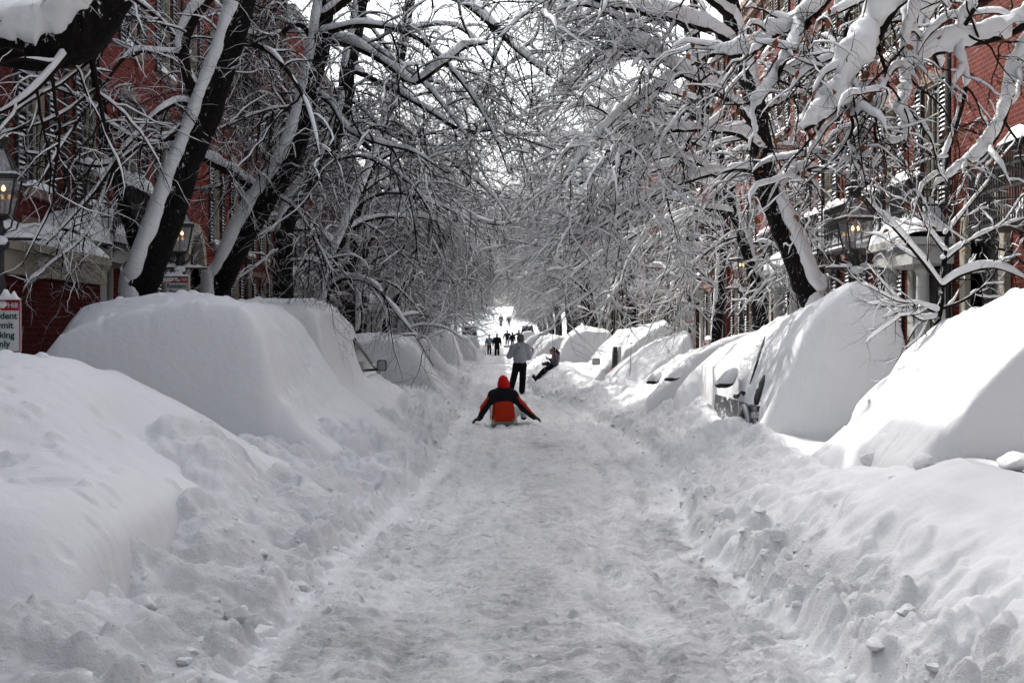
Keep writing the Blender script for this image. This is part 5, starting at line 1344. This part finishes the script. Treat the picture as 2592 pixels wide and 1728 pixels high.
for n, (s, y) in enumerate(spots):
    near_ = y < 85; pool = [0, 1, 2] if near_ else [3, 4, 3, 4]
    free = [i for i in pool if i not in taken]
    if free: o = protos[free[0]]; taken.add(free[0])
    else: o = copy_tree(protos[pool[int(rng.integers(len(pool)))]])
    used += 1
    x = s*rng.uniform(4.7, 5.5)
    o.location = (x, y, float(np.interp(y, *ZC))+.2); o.rotation_euler = (0, 0, (0 if s < 0 else PI)+rng.uniform(-.5, .5))
    k = rng.uniform(.85, 1.1); o.scale = (k, k, k)
    o['label'] = lL if s < 0 else lR; o['group'] = gL if s < 0 else gR
# rows behind the houses and closing the far end of the street
gF = 'trees closing the far end of the street'
for n in range(16):
    o = copy_tree(protos[3+n % 2]); x = rng.uniform(-16, 16); x += math.copysign(2.5, x); y = rng.uniform(255, 330)
    o.location = (x, y, float(np.interp(y, *ZC))); o.rotation_euler = (0, 0, rng.uniform(0, 6.28)); k = rng.uniform(1.0, 1.4); o.scale = (k, k, k)
    o['label'] = 'faint snowy tree at the far top end of the street'; o['group'] = gF
# ------------------------------------------------------------------ people (signed distance fields -> one smooth surface each)
def surface_net(f, lo, hi, h):
    lo = np.array(lo, float); n = np.ceil((np.array(hi)-lo)/h).astype(int)+1
    ax = [lo[i]+h*np.arange(n[i]) for i in range(3)]
    X, Y, Z = np.meshgrid(*ax, indexing='ij')
    v = f(np.stack([X, Y, Z], -1).reshape(-1, 3)).reshape(n)
    ins = v < 0; c = [slice(0, -1), slice(1, None)]
    cnt = sum(ins[c[i], c[j], c[k]].astype(int) for i in (0, 1) for j in (0, 1) for k in (0, 1))
    mixed = (cnt > 0) & (cnt < 8)
    acc = np.zeros(mixed.shape+(3,)); num = np.zeros(mixed.shape)
    for a in range(3):
        o = [b for b in range(3) if b != a]
        for i in (0, 1):
            for j in (0, 1):
                s0 = [None]*3; s1 = [None]*3
                s0[a] = c[0]; s1[a] = c[1]; s0[o[0]] = s1[o[0]] = c[i]; s0[o[1]] = s1[o[1]] = c[j]
                p, q = v[tuple(s0)], v[tuple(s1)]; cr = (p < 0) != (q < 0)
                t = np.where(cr, p/np.where(cr, p-q, 1), 0)
                pos = np.zeros(mixed.shape+(3,)); pos[..., a] = t; pos[..., o[0]] = i; pos[..., o[1]] = j
                acc += pos*cr[..., None]; num += cr
    idx = -np.ones(mixed.shape, int); ii = np.argwhere(mixed); idx[mixed] = np.arange(len(ii))
    V = lo+h*(ii+acc[mixed]/num[mixed][:, None])
    Qs = []
    for a in range(3):
        b, d = (a+1) % 3, (a+2) % 3
        s0 = [slice(1, -1)]*3; s1 = [slice(1, -1)]*3; s0[a] = slice(0, -1); s1[a] = slice(1, None)
        p, q = ins[tuple(s0)], ins[tuple(s1)]
        e = np.argwhere(p != q)
        if not len(e): continue
        flip = p[tuple(e.T)]
        off = np.array([1, 1, 1]); off[a] = 0; e = e+off
        def cell(db, dd):
            k = e.copy(); k[:, b] += db; k[:, d] += dd; return idx[tuple(k.T)]
        q4 = np.stack([cell(-1, -1), cell(0, -1), cell(0, 0), cell(-1, 0)], -1)
        q4[~flip] = q4[~flip][:, ::-1]
        Qs.append(q4[(q4 >= 0).all(1)])
    return V, np.concatenate(Qs)
def sdf(caps, k):
    "caps: (a, b, ra, rb[, scale3]) tapered capsules, smooth-joined"
    def f(PA):
        D = np.full(len(PA), 9.0)
        for cp in caps:
            a, b, ra, rb = [np.array(x, float) if i < 2 else x for i, x in enumerate(cp[:4])]
            sc = np.array(cp[4], float) if len(cp) > 4 else np.ones(3)
            m = (a+b)/2
            rr = max(ra, rb)/sc.min()+k+.05
            sel = np.nonzero(((PA > np.minimum(a, b)-rr) & (PA < np.maximum(a, b)+rr)).all(1))[0]
            P = PA[sel]; d = D[sel]
            p = (P-m)*sc; A = (a-m)*sc; B = (b-m)*sc; ba = B-A; L = (ba@ba)+1e-9
            t = np.clip((p-A)@ba/L, 0, 1)
            x = (np.linalg.norm(p-A-t[:, None]*ba, axis=1)-(ra+(rb-ra)*t))/sc.max()
            hh = np.clip(.5+.5*(d-x)/k, 0, 1); D[sel] = d*(1-hh)+x*hh-k*hh*(1-hh)
        return D
    return f
def blob(caps, k, h):
    pts = np.array([c[i] for c in caps for i in (0, 1)], float); r = max(max(c[2], c[3])/(min(c[4]) if len(c) > 4 else 1) for c in caps)+.03
    return surface_net(sdf(caps, k), pts.min(0)-r, pts.max(0)+r, h)
def v3(*a): return np.array(a, float)
def hand(w, d, n, r=.0095, L=.085, curl=.5, side=1):
    "palm, four unequal fingers bent towards n, and a thumb from the side of the palm"
    d = v3(*d); d /= np.linalg.norm(d); n = v3(*n); n -= (n@d)*d; n /= np.linalg.norm(n); s = np.cross(d, n)*side; w = v3(*w); C_ = []
    for o in (-.026, -.009, .009, .026): C_.append((w+s*o*.6, w+d*L+s*o, r*1.45, r*1.3))
    for o, l in ((-.030, .060), (-.010, .076), (.010, .082), (.030, .072)):
        k0 = w+d*L+s*o; a1 = curl*.8; k1 = k0+(d*math.cos(a1)+n*math.sin(a1))*l*.55; a2 = curl*1.7; k2 = k1+(d*math.cos(a2)+n*math.sin(a2))*l*.5
        C_ += [(k0, k1, r, r*.92), (k1, k2, r*.92, r*.8)]
    t0 = w+d*.028+s*.030; t1 = t0+(d*.65+s*.75+n*.25)*.038; t2 = t1+(d*.9+s*.3+n*.4)*.032
    C_ += [(t0, t1, r*1.25, r*1.1), (t1, t2, r*1.1, r*.9)]
    return C_
def head_caps(c, fwd, up=(0, 0, 1), s=1.0):
    c = v3(*c); f = v3(*fwd); f /= np.linalg.norm(f); u = v3(*up); u -= (u@f)*f; u /= np.linalg.norm(u); r = np.cross(f, u)
    def q(a, b, d): return c+s*(f*a+u*b+r*d)
    return [(q(-.015, .03, 0), q(.0, .035, 0), .088*s, .088*s), (q(.035, -.03, 0), q(.03, -.07, 0), .062*s, .05*s),
            (q(.088, .0, 0), q(.105, -.022, 0), .011*s, .014*s), (q(-.0, .0, .078), q(-.005, -.03, .080), .016*s, .012*s), (q(-.0, .0, -.078), q(-.005, -.03, -.080), .016*s, .012*s),
            (q(.078, -.052, -.015), q(.078, -.052, .015), .010*s, .010*s), (q(.074, .018, -.03), q(.074, .018, -.034), .014*s, .014*s), (q(.074, .018, .03), q(.074, .018, .034), .014*s, .014*s)]
def cloth(name, col, rough=.85, sc=17, vary=.12, b=.7, bd=.03):
    return plain(name, col, rough, bumps=(sc, b, bd), vary=vary, spec=.15)
SK = plain('skin', (.45, .22, .15), .55, vary=.08)
def person(label, J, parts, loc, h=.012, k=.02, skin=SK):
    """J: joints (local).  parts: (name, capsules, blend, voxel, material)"""
    b = []
    hd = J['head']; b += head_caps(hd, J['face'], J.get('hup', (0, 0, 1)), J.get('hs', 1))
    b += [(v3(*hd)+v3(0, 0, -.06), J['neck'], .052, .055), (J['neck'], J['chest'], .06, .11), (J['chest'], J['belly'], .135, .12, (1, 1.35, 1)), (J['belly'], J['pelvis'], .12, .135, (1, 1.3, 1))]
    for s in 'lr':
        b += [(J['chest'], J['sh'+s], .09, .055), (J['sh'+s], J['el'+s], .05, .038), (J['el'+s], J['wr'+s], .038, .026)]
        b += [(J['pelvis'], J['hip'+s], .11, .095), (J['hip'+s], J['kn'+s], .085, .055), (J['kn'+s], J['an'+s], .055, .036), (J['an'+s], J['toe'+s], .038, .03)]
        b += J['hand'+s]
    V, Q = blob(b, k, h)
    o = link_mesh('person', np_mesh('person', V, Q, None, [skin])); o.location = loc
    tag(o, label, 'person')
    for nm, caps, kk, hh, m in parts:
        V, Q = blob(caps, kk, hh); link_mesh(nm, np_mesh(nm, V, Q, None, [m]), o)
    return o
def arm(J, s, r0, r1, r2, wr=1.0):
    w = v3(*J['el'+s])+(v3(*J['wr'+s])-v3(*J['el'+s]))*wr
    return [(J['sh'+s], J['el'+s], r0, r1), (J['el'+s], w, r1, r2)]
def legs(J, r0, r1, r2, end=1.0):
    o = [(J['pelvis'], J['hip'+'l'], r0*1.15, r0), (J['pelvis'], J['hipr'], r0*1.15, r0)]
    for s in 'lr': o += [(J['hip'+s], J['kn'+s], r0, r1), (J['kn'+s], v3(*J['kn'+s])+(v3(*J['an'+s])-v3(*J['kn'+s]))*end, r1, r2)]
    return o
def shoes(J, r=.048):
    return [c for s in 'lr' for c in ((v3(*J['an'+s])+v3(0, 0, -.02), v3(*J['toe'+s]), r, r*.9), (v3(*J['an'+s])+v3(0, 0, .02), v3(*J['an'+s])+v3(0, 0, -.04), r, r))]
def torso(J, r, sx=(1, 1.4, 1), low=.0):
    return [(J['neck'], J['chest'], r*.45, r*.8), (J['chest'], J['belly'], r, r*.98, sx), (J['belly'], v3(*J['pelvis'])+v3(0, 0, -low), r*.98, r*1.0, sx)]+[(J['chest'], J['sh'+s], r*.62, r*.46) for s in 'lr']
RED = cloth('red_shell', (.42, .028, .007)); BLK = cloth('black_shell', (.008, .008, .010)); HATR = cloth('red_fleece', (.50, .010, .012), b=.3)
GLV = cloth('dark_glove', (.022, .020, .026)); WPANT = cloth('white_trousers', (.55, .55, .56)); GREY = cloth('grey_fleece', (.30, .305, .34)); BEAN = cloth('charcoal_knit', (.085, .085, .085), sc=90)
BROWN = cloth('brown_leather_glove', (.22, .085, .02)); BLKP = cloth('black_trousers', (.006, .006, .007)); HAIR = cloth('dark_hair', (.008, .006, .005), .5)
# --- the sledder in the red and black jacket (sits facing away)
J = dict(head=(.075, .02, .80), face=(0, 1, .05), neck=(.07, .0, .66), chest=(.06, .0, .52), belly=(.07, .0, .32), pelvis=(.08, .02, .15),
    shl=(-.125, -.01, .565), shr=(.255, -.01, .565), ell=(-.30, -.06, .31), elr=(.46, -.05, .32), wrl=(-.385, -.10, .115), wrr=(.66, -.09, .14),
    hipl=(-.05, .05, .13), hipr=(.21, .05, .13), knl=(-.10, .46, .33), knr=(.45, .38, .36), anl=(-.14, .82, .12), anr=(.48, .78, .12), toel=(-.16, .92, .26), toer=(.50, .88, .26))
J['handl'] = hand((-.385, -.10, .115), (-.9, -.15, -.35), (0, -.2, -1), side=1); J['handr'] = hand((.66, -.09, .14), (.9, -.1, -.35), (0, -.2, -1), side=-1)
sx = (1, 1.45, 1)
sled = person('person in red and black jacket and red hat sitting on a sled with arms spread', J, [
    ('jacket', [(J['neck'], v3(.07, .0, .70), .085, .075), (v3(.065, 0, .56), v3(.065, 0, .42), .185, .20, sx), (v3(.065, 0, .55), J['shl'], .12, .095), (v3(.065, 0, .55), J['shr'], .12, .095), (J['neck'], J['shl'], .075, .085), (J['neck'], J['shr'], .075, .085)]
        +arm(J, 'l', .088, .070, .055, .9)+arm(J, 'r', .088, .070, .055, .9), .05, .011, BLK),
    ('jacket_back', [(v3(.07, -.014, .33), v3(.075, -.008, .11), .212, .232, sx)], .03, .011, RED),
    ('sleeve_panel', [(v3(-.165, -.035, .56), v3(-.335, -.085, .33), .052, .046), (v3(-.335, -.085, .33), v3(-.36, -.10, .24), .044, .03)], .02, .009, RED),
    ('sleeve_panel', [(v3(.275, -.035, .575), v3(.475, -.075, .36), .052, .046), (v3(.475, -.075, .36), v3(.64, -.105, .19), .046, .030)], .02, .009, RED),
    ('trousers', legs(J, .115, .085, .065), .03, .013, WPANT),
    ('boot', shoes(J, .055)[:2], .02, .011, BLK), ('boot', shoes(J, .055)[2:], .02, .011, BLK),
    ('glove', hand((-.375, -.10, .125), (-.9, -.15, -.35), (0, -.2, -1), r=.019, L=.10, side=1, curl=.35)+[(v3(-.35, -.09, .18), v3(-.40, -.10, .11), .055, .05)], .012, .007, GLV),
    ('glove', hand((.64, -.09, .15), (.9, -.1, -.35), (0, -.2, -1), r=.019, L=.10, side=-1, curl=.35)+[(v3(.59, -.08, .19), v3(.67, -.09, .135), .055, .05)], .012, .007, GLV),
    ('hat', [(v3(.075, .01, .78), v3(.07, .01, .85), .115, .098), (v3(.065, .0, .88), v3(.055, .0, .91), .07, .035), (v3(.075, .01, .745), v3(.075, .01, .765), .112, .116)], .03, .009, HATR),
    ('collar', [(v3(.075, -.02, .655), v3(.075, -.01, .69), .082, .076)], .03, .01, WPANT if False else BLK)],
    (.06-.06+.0, 27.0, float(ground_h(np.array([.07]), np.array([27.0]))[0])+.03), .010)
sm = MB(); pts = []
for j in range(15):
    t = j/14; y = -.32+1.25*t; wv = .25*(1-.25*abs(2*t-1)**3); lift = .16*max(0, (t-.72)/.28)**2+.05*max(0, (.06-t)/.06)
    pts.append([(-wv+.08, y, .10+lift), (-wv+.05, y, .07+lift), (-wv*.9+.08, y, .02+lift), (0+.08, y, .0+lift), (wv*.9+.08, y, .02+lift), (wv+.11, y, .07+lift), (wv+.08, y, .10+lift), (wv*.85+.08, y, .045+lift), (.08, y, .028+lift), (-wv*.85+.08, y, .045+lift)])
vs = [p for r in pts for p in r]; sm.add(vs, [(a*10+i, a*10+(i+1) % 10, (a+1)*10+(i+1) % 10, (a+1)*10+i) for a in range(14) for i in range(10)])
so = sm.build('sled', plain('cream_sled_plastic', (.62, .58, .46), .4), None, True); so.location = (0, 27.0, float(ground_h(np.array([.07]), np.array([27.0]))[0])+.01)
tag(so, 'cream plastic sled under the sitter in the red and black jacket', 'sled')
# --- standing man in the grey hoodie
gz = 0.0
J = dict(head=(.615, 0, 1.63), face=(.05, 1, 0), neck=(.615, -.01, 1.50), chest=(.60, -.01, 1.30), belly=(.60, 0, 1.08), pelvis=(.59, 0, .90),
    shl=(.40, -.01, 1.41), shr=(.81, -.01, 1.41), ell=(.285, .03, 1.14), elr=(.86, .06, 1.10), wrl=(.36, .24, 1.17), wrr=(.985, .18, 1.26),
    hipl=(.50, 0, .87), hipr=(.69, 0, .87), knl=(.41, .03, .47), knr=(.68, .02, .47), anl=(.315, .02, .09), anr=(.655, .0, .09), toel=(.27, .17, .05), toer=(.67, .16, .05))
J['handl'] = hand(J['wrl'], (.5, .6, .5), (.8, -.4, 0), side=1); J['handr'] = hand(J['wrr'], (.15, .25, .95), (-.9, .2, .2), side=-1, curl=.9)
person('standing man in grey hooded sweatshirt and charcoal beanie seen from behind', J, [
    ('hoodie', [(J['neck'], J['chest'], .09, .16), (v3(.605, 0, 1.34), v3(.60, 0, 1.08), .195, .185, sx), (v3(.60, 0, 1.08), v3(.595, 0, .90), .185, .182, sx), (v3(.6, 0, 1.38), J['shl'], .11, .095), (v3(.6, 0, 1.38), J['shr'], .11, .095)]
       +arm(J, 'l', .095, .080, .055, .95)+arm(J, 'r', .095, .080, .055, .93), .05, .012, GREY),
    ('hood', [(v3(.52, -.06, 1.49), v3(.60, -.12, 1.40), .06, .055), (v3(.71, -.06, 1.49), v3(.62, -.12, 1.40), .06, .055), (v3(.53, .0, 1.50), v3(.70, .0, 1.50), .055, .055)], .03, .010, GREY),
    ('trousers', [(v3(.595, 0, .92), v3(.59, 0, .86), .155, .16, sx)]+legs(J, .112, .095, .088, .97), .03, .012, BLKP),
    ('beanie', [(v3(.615, -.01, 1.665), v3(.615, -.01, 1.70), .106, .104), (v3(.615, -.005, 1.62), v3(.615, -.005, 1.66), .102, .104)], .03, .009, BEAN),
    ('shoe', shoes(J, .052)[:2], .02, .010, BLK), ('shoe', shoes(J, .052)[2:], .02, .010, BLK),
    ('glove', hand(v3(*J['wrr'])-v3(.01, .02, .02), (.15, .25, .95), (-.9, .2, .2), r=.0145, side=-1, curl=.9), .012, .007, BROWN),
    ('glove', hand(v3(*J['wrl'])-v3(.01, .02, .0), (.5, .6, .5), (.8, -.4, 0), r=.0145, side=1, curl=.9), .012, .007, BROWN)],
    (0, 41.0, float(ground_h(np.array([.62]), np.array([41.0]))[0])-.005), .010)
# --- woman leaning back on the right bank, looking at a phone
J = dict(head=(1.635, -.02, 1.27), face=(-1, -.25, -.45), neck=(1.70, 0, 1.17), chest=(1.74, 0, 1.04), belly=(1.72, 0, .92), pelvis=(1.68, 0, .80), hs=.95,
    shl=(1.75, .16, 1.10), shr=(1.75, -.17, 1.10), ell=(1.68, .20, .87), elr=(1.70, -.22, .86), wrl=(1.53, .10, .86), wrr=(1.56, -.12, 1.00),
    hipl=(1.66, .08, .79), hipr=(1.66, -.09, .79), knl=(1.36, .10, .62), knr=(1.385, -.10, .66), anl=(1.14, .09, .38), anr=(1.155, -.08, .38), toel=(1.06, .09, .50), toer=(1.04, -.08, .47))
J['handl'] = hand(J['wrl'], (-.9, -.3, .1), (0, 0, 1), side=1, curl=.8); J['handr'] = hand(J['wrr'], (-.9, .2, .25), (0, .3, .9), side=1, curl=.7)
VEST = cloth('dusty_pink_vest', (.26, .15, .17)); SLV = cloth('slate_sleeve', (.07, .075, .095))
wx = (1.35, 1, 1)
wz = float(ground_h(np.array([1.68]), np.array([43.0]), False)[0])
woman = person('woman in pink vest leaning back on the right snow bank looking at her phone', J, [
    ('vest', [(J['neck'], J['chest'], .075, .13), (J['chest'], J['belly'], .155, .15, wx), (J['belly'], J['pelvis'], .15, .15, wx)], .04, .011, VEST),
    ('sleeve', [(v3(1.745, -.13, 1.09), J['shr'], .075, .075)]+arm(J, 'r', .075, .062, .045), .03, .010, SLV),
    ('sleeve', [(v3(1.745, .13, 1.09), J['shl'], .075, .075)]+arm(J, 'l', .075, .062, .045), .03, .010, SLV),
    ('trousers', legs(J, .105, .085, .068), .03, .011, BLKP),
    ('shoe', shoes(J, .05)[:2], .02, .010, cloth('white_trainer', (.4, .38, .37))), ('shoe', shoes(J, .05)[2:], .02, .010, BLK),
    ('hair', [(v3(1.66, -.01, 1.30), v3(1.675, -.01, 1.285), .098, .09), (v3(1.73, 0, 1.30), v3(1.83, 0, 1.20), .055, .04), (v3(1.83, 0, 1.20), v3(1.845, 0, 1.12), .04, .022)], .03, .009, HAIR),
    ('headband', [(v3(1.625, -.08, 1.30), v3(1.64, .06, 1.31), .058, .058)], .03, .009, cloth('speckled_headband', (.10, .10, .10), sc=60, vary=.9))],
    (0, 43.0, wz-.69), .009)
def small(name, label, cat, mb, m, loc, smooth=False):
    o = mb.build(name, m, None, smooth); o.location = loc; tag(o, label, cat); return o
mb = MB(); mb.hexa([(1.44, -.11, 1.03), (1.51, -.14, 1.03), (1.51, -.07, 1.05), (1.44, -.04, 1.05), (1.44, -.11, 1.04), (1.51, -.14, 1.04), (1.51, -.07, 1.06), (1.44, -.04, 1.06)])
small('phone', 'dark phone held up by the woman leaning on the right snow bank', 'phone', mb, M['black'], (0, 43, wz-.69))
mb = MB(); mb.box((1.44, -.05, .80), (1.54, .10, .92)); mb.box((1.46, -.02, .921), (1.52, .07, .95))
V_ = []; 
for r, x in ((.042, 1.438), (.042, 1.37), (.05, 1.36), (.05, 1.31)): V_ += [(x, .02+r*math.cos(a), .86+r*math.sin(a)) for a in np.linspace(0, 2*PI, 13)[:-1]]
mb.add(V_, [(j*12+i, j*12+(i+1) % 12, (j+1)*12+(i+1) % 12, (j+1)*12+i) for j in range(3) for i in range(12)]+[(36, 37, 38, 39), (39, 40, 41, 42), (42, 43, 44, 45), (45, 46, 47, 36), (36, 39, 42, 45)])
small('camera', 'black camera with a long lens resting in the seated woman\'s lap', 'camera', mb, M['black'], (0, 43, wz-.69))

# --- walkers farther off: one body plan, individual clothes and poses
def walker(label, x, y, top, bottom=None, coat=BLK, hem=.85, hat=None, hair=None, pants=BLKP, boots=BLK, build=1.0, spread=.0, armout=0.0, stride=.12, h=.018, extra=None, z=None, turn=0, skirt=False, boot_h=0):
    z = float(ground_h(np.array([x]), np.array([y]), False)[0]) if z is None else z
    Hh = top; k = Hh/1.75; w = build
    def q(a, b, c): return (a*k*w, b*k, c*k)
    J = dict(head=q(0, .0, 1.60), face=(0, 1, 0), neck=q(0, 0, 1.46), chest=q(0, 0, 1.27), belly=q(0, 0, 1.06), pelvis=q(0, 0, .90), hs=k,
        shl=q(-.19, 0, 1.38), shr=q(.19, 0, 1.38), ell=q(-.26-spread, .0, 1.12), elr=q(.26+spread+armout*.1, .04, 1.12+armout*.15), wrl=q(-.27-spread, .10, .90), wrr=q(.28+spread+armout*.3, .12, .90+armout*.35),
        hipl=q(-.09, 0, .88), hipr=q(.09, 0, .88), knl=q(-.10, stride, .48), knr=q(.10, -stride*.4, .47), anl=q(-.10, stride*1.2, .08), anr=q(.10, -stride*1.6, .10), toel=q(-.10, stride*1.2+.15, .04), toer=q(.10, -stride*1.6+.14, .05))
    J['handl'] = hand(J['wrl'], (0, .2, -1), (1, 0, 0), side=1); J['handr'] = hand(J['wrr'], (0, .2, -1) if armout == 0 else (.8, .3, .2), (-1, 0, 0), side=-1)
    low = .90-hem
    P = [('coat', [(J['neck'], J['chest'], .09*k, .16*k), (J['chest'], J['belly'], .185*k*w, .18*k*w, sx), (J['belly'], q(0, 0, hem+.08), .18*k*w, (.20 if skirt else .185)*k*w, sx)]+[(J['chest'], J['sh'+s], .11*k, .09*k) for s in 'lr']+arm(J, 'l', .085*k, .075*k, .055*k)+arm(J, 'r', .085*k, .075*k, .055*k), .04, h, coat),
         ('trousers', legs(J, .10*k, .085*k, .075*k), .03, h, pants)]
    for sl in (slice(0, 2), slice(2, 4)): P.append(('boot', shoes(J, .055*k)[sl]+([(J['an'+('l' if sl.start == 0 else 'r')], v3(*J['an'+('l' if sl.start == 0 else 'r')])+v3(0, 0, boot_h), .085, .095)] if boot_h else []), .02, h*.8, boots))
    for s in 'lr': P.append(('glove', J['hand'+s] and [(v3(*J['wr'+s]), v3(*J['wr'+s])+(v3(0, .02, -.09) if armout == 0 or s == 'l' else v3(.09, .03, .02)), .045, .05)], .02, h*.8, GLV))
    if hat is not None: P.append(('hat', [(q(0, -.005, 1.63), q(0, -.005, 1.68), .108*k, .10*k), (q(0, 0, 1.76), q(0, 0, 1.78), .035*k, .03*k)], .03, h*.7, hat))
    if hair is not None: P.append(('hair', [(q(0, -.02, 1.63), q(0, -.02, 1.66), .112*k, .108*k), (q(0, -.06, 1.60), q(0, -.08, 1.45), .09*k, .10*k)], .03, h*.7, hair))
    if extra: P += extra(J, q, k)
    o = person(label, J, P, (x, y, z), h, .025); o.rotation_euler.z = turn
    return o
BLUE = cloth('pale_blue_jacket', (.16, .25, .30)); KN = cloth('beige_knit', (.36, .33, .28)); JEAN = cloth('blue_denim', (.07, .12, .22)); OLV = cloth('grey_olive_trousers', (.10, .10, .09)); BRIGHT = cloth('bright_blue_nylon', (.012, .13, .42)); GCOAT = cloth('grey_black_coat', (.06, .06, .06))
def at(px, y): return (px-CX)/F*y
xa = at(1238.5, 108)
walker('walker in pale blue jacket with ski poles, on the left of the walking pair', xa, 108, 1.58, coat=BLUE, hem=.92, hat=KN, spread=.03)
xb = at(1258, 105)
walker('walker in long black coat and pale bobble hat beside the blue jacket', xb, 105, 1.68, coat=BLK, hem=.62, hat=cloth('cream_bobble_hat', (.55, .52, .45)), skirt=True, build=1.12, boot_h=.28)
za = float(ground_h(np.array([xa]), np.array([108.0]), False)[0])
for px0, px1, lab in ((1232, 1229, 'left ski pole held by the walker in pale blue'), (1248, 1248.5, 'right ski pole held by the walker in pale blue')):
    mb = MB(); a = at(px0, 107.9); b = at(px1, 107.9)
    mb.bar((b, 0, 0), (a, 0, 1.02), .014, 6, .012); mb.bar((a, 0, .95), (a, 0, 1.08), .022, 6)
    mb.lathe((b, 0, .07), [(.0, 0), (.05, .005), (.05, .02), (0, .025)], 10)
    small('ski_pole', lab, 'ski pole', mb, M['postgrey'], (0, 107.9, za-.02))
walker('broad man in black jacket and blue jeans walking away in mid street', at(1284, 149), 149, 1.78, coat=BLK, hem=.84, pants=JEAN, hair=None, build=1.15, spread=.05, extra=lambda J, q, k: [('hair', [(q(0, -.01, 1.64), q(0, -.01, 1.67), .098*k, .095*k)], .02, .014, HAIR)])
walker('long-haired woman in black jacket and olive trousers beside the man in jeans', at(1297, 142), 142, 1.62, coat=BLK, hem=.84, pants=OLV, hair=HAIR, build=1.05)
xe = at(1313.5, 138)
walker('dark figure reaching out toward a buried car on the right bank', xe, 138, 1.7, coat=BLK, hem=.82, hair=None, armout=1.0, z=float(ground_h(np.array([xe]), np.array([138.0]), False)[0]), turn=PI*.9, extra=lambda J, q, k: [('cap', [(q(0, 0, 1.65), q(0, .02, 1.67), .10*k, .10*k)], .02, .014, BLK)])
walker('tiny distant walker in grey and black at the top of the street', at(1268, 204), 204, 1.75, coat=GCOAT, hem=.70, hat=BLK, boots=BLK, pants=BLKP, boot_h=.3)
xg = at(1288, 204)
walker('tiny distant walker in dark coat and bright blue trousers at the top of the street', xg, 204, 1.55, coat=GCOAT, hem=.74, hat=BLK, pants=BRIGHT, build=1.25, spread=.03)
# small plastic sled towed behind the man in jeans
mb = MB(); 
for zz in (0,): mb.hexa([(-.35, -.5, .02), (.35, -.5, .02), (.35, .5, .02), (-.35, .5, .02), (-.48, -.62, .22), (.48, -.62, .22), (.48, .62, .30), (-.48, .62, .30)])
small('toboggan', 'small pale toboggan pulled behind the couple in black jackets', 'sled', mb, M['white'], (at(1284, 146), 146, float(ground_h(np.array([at(1284, 146)]), np.array([146.0]), False)[0])))
# ------------------------------------------------------------------ camera, light, sky
cam = bpy.data.cameras.new('camera'); co = bpy.data.objects.new('camera', cam); C.objects.link(co)
cam.sensor_width = 36; cam.lens = F/2592*36; cam.clip_end = 3000; cam.clip_start = .1
co.location = (0, 0, EYE)
yaw = math.atan((1296-CX)/F); pitch = math.atan((864-CY)/F)
co.rotation_euler = (PI/2-pitch, 0, -yaw)
scene.camera = co
SUN_EL, SUN_AZ = math.radians(43), math.radians(-42)     # azimuth from +y towards +x
sd = Vector((math.cos(SUN_EL)*math.sin(SUN_AZ), math.cos(SUN_EL)*math.cos(SUN_AZ), math.sin(SUN_EL)))
sl = bpy.data.lights.new('sun', 'SUN'); sl.energy = 2.0; sl.angle = math.radians(.6); sl.color = (1, .97, .92)
so = bpy.data.objects.new('sun', sl); C.objects.link(so); so.rotation_euler = (-sd).to_track_quat('-Z', 'Y').to_euler(); so.location = (-20, 30, 40)
w = bpy.data.worlds.new('World'); scene.world = w; w.use_nodes = True; nt = w.node_tree
bg = nt.nodes['Background']; sk = nt.nodes.new('ShaderNodeTexSky'); sk.sky_type = 'NISHITA'; sk.sun_disc = False
sk.sun_elevation = SUN_EL; sk.sun_rotation = SUN_AZ % (2*PI); sk.air_density = 1.0; sk.dust_density = 4.0; sk.ozone_density = 1.0
hs = nt.nodes.new('ShaderNodeHueSaturation'); hs.inputs['Saturation'].default_value = .36
nt.links.new(sk.outputs[0], hs.inputs['Color']); nt.links.new(hs.outputs[0], bg.inputs[0]); bg.inputs[1].default_value = .15
scene.view_settings.view_transform = 'Standard'; scene.view_settings.look = 'None'
scene.view_settings.exposure = 1.43; scene.view_settings.gamma = 1.0
scene.cycles.max_bounces = 6; scene.cycles.diffuse_bounces = 1; scene.cycles.glossy_bounces = 2; scene.cycles.transparent_max_bounces = 8
scene.cycles.use_denoising = True
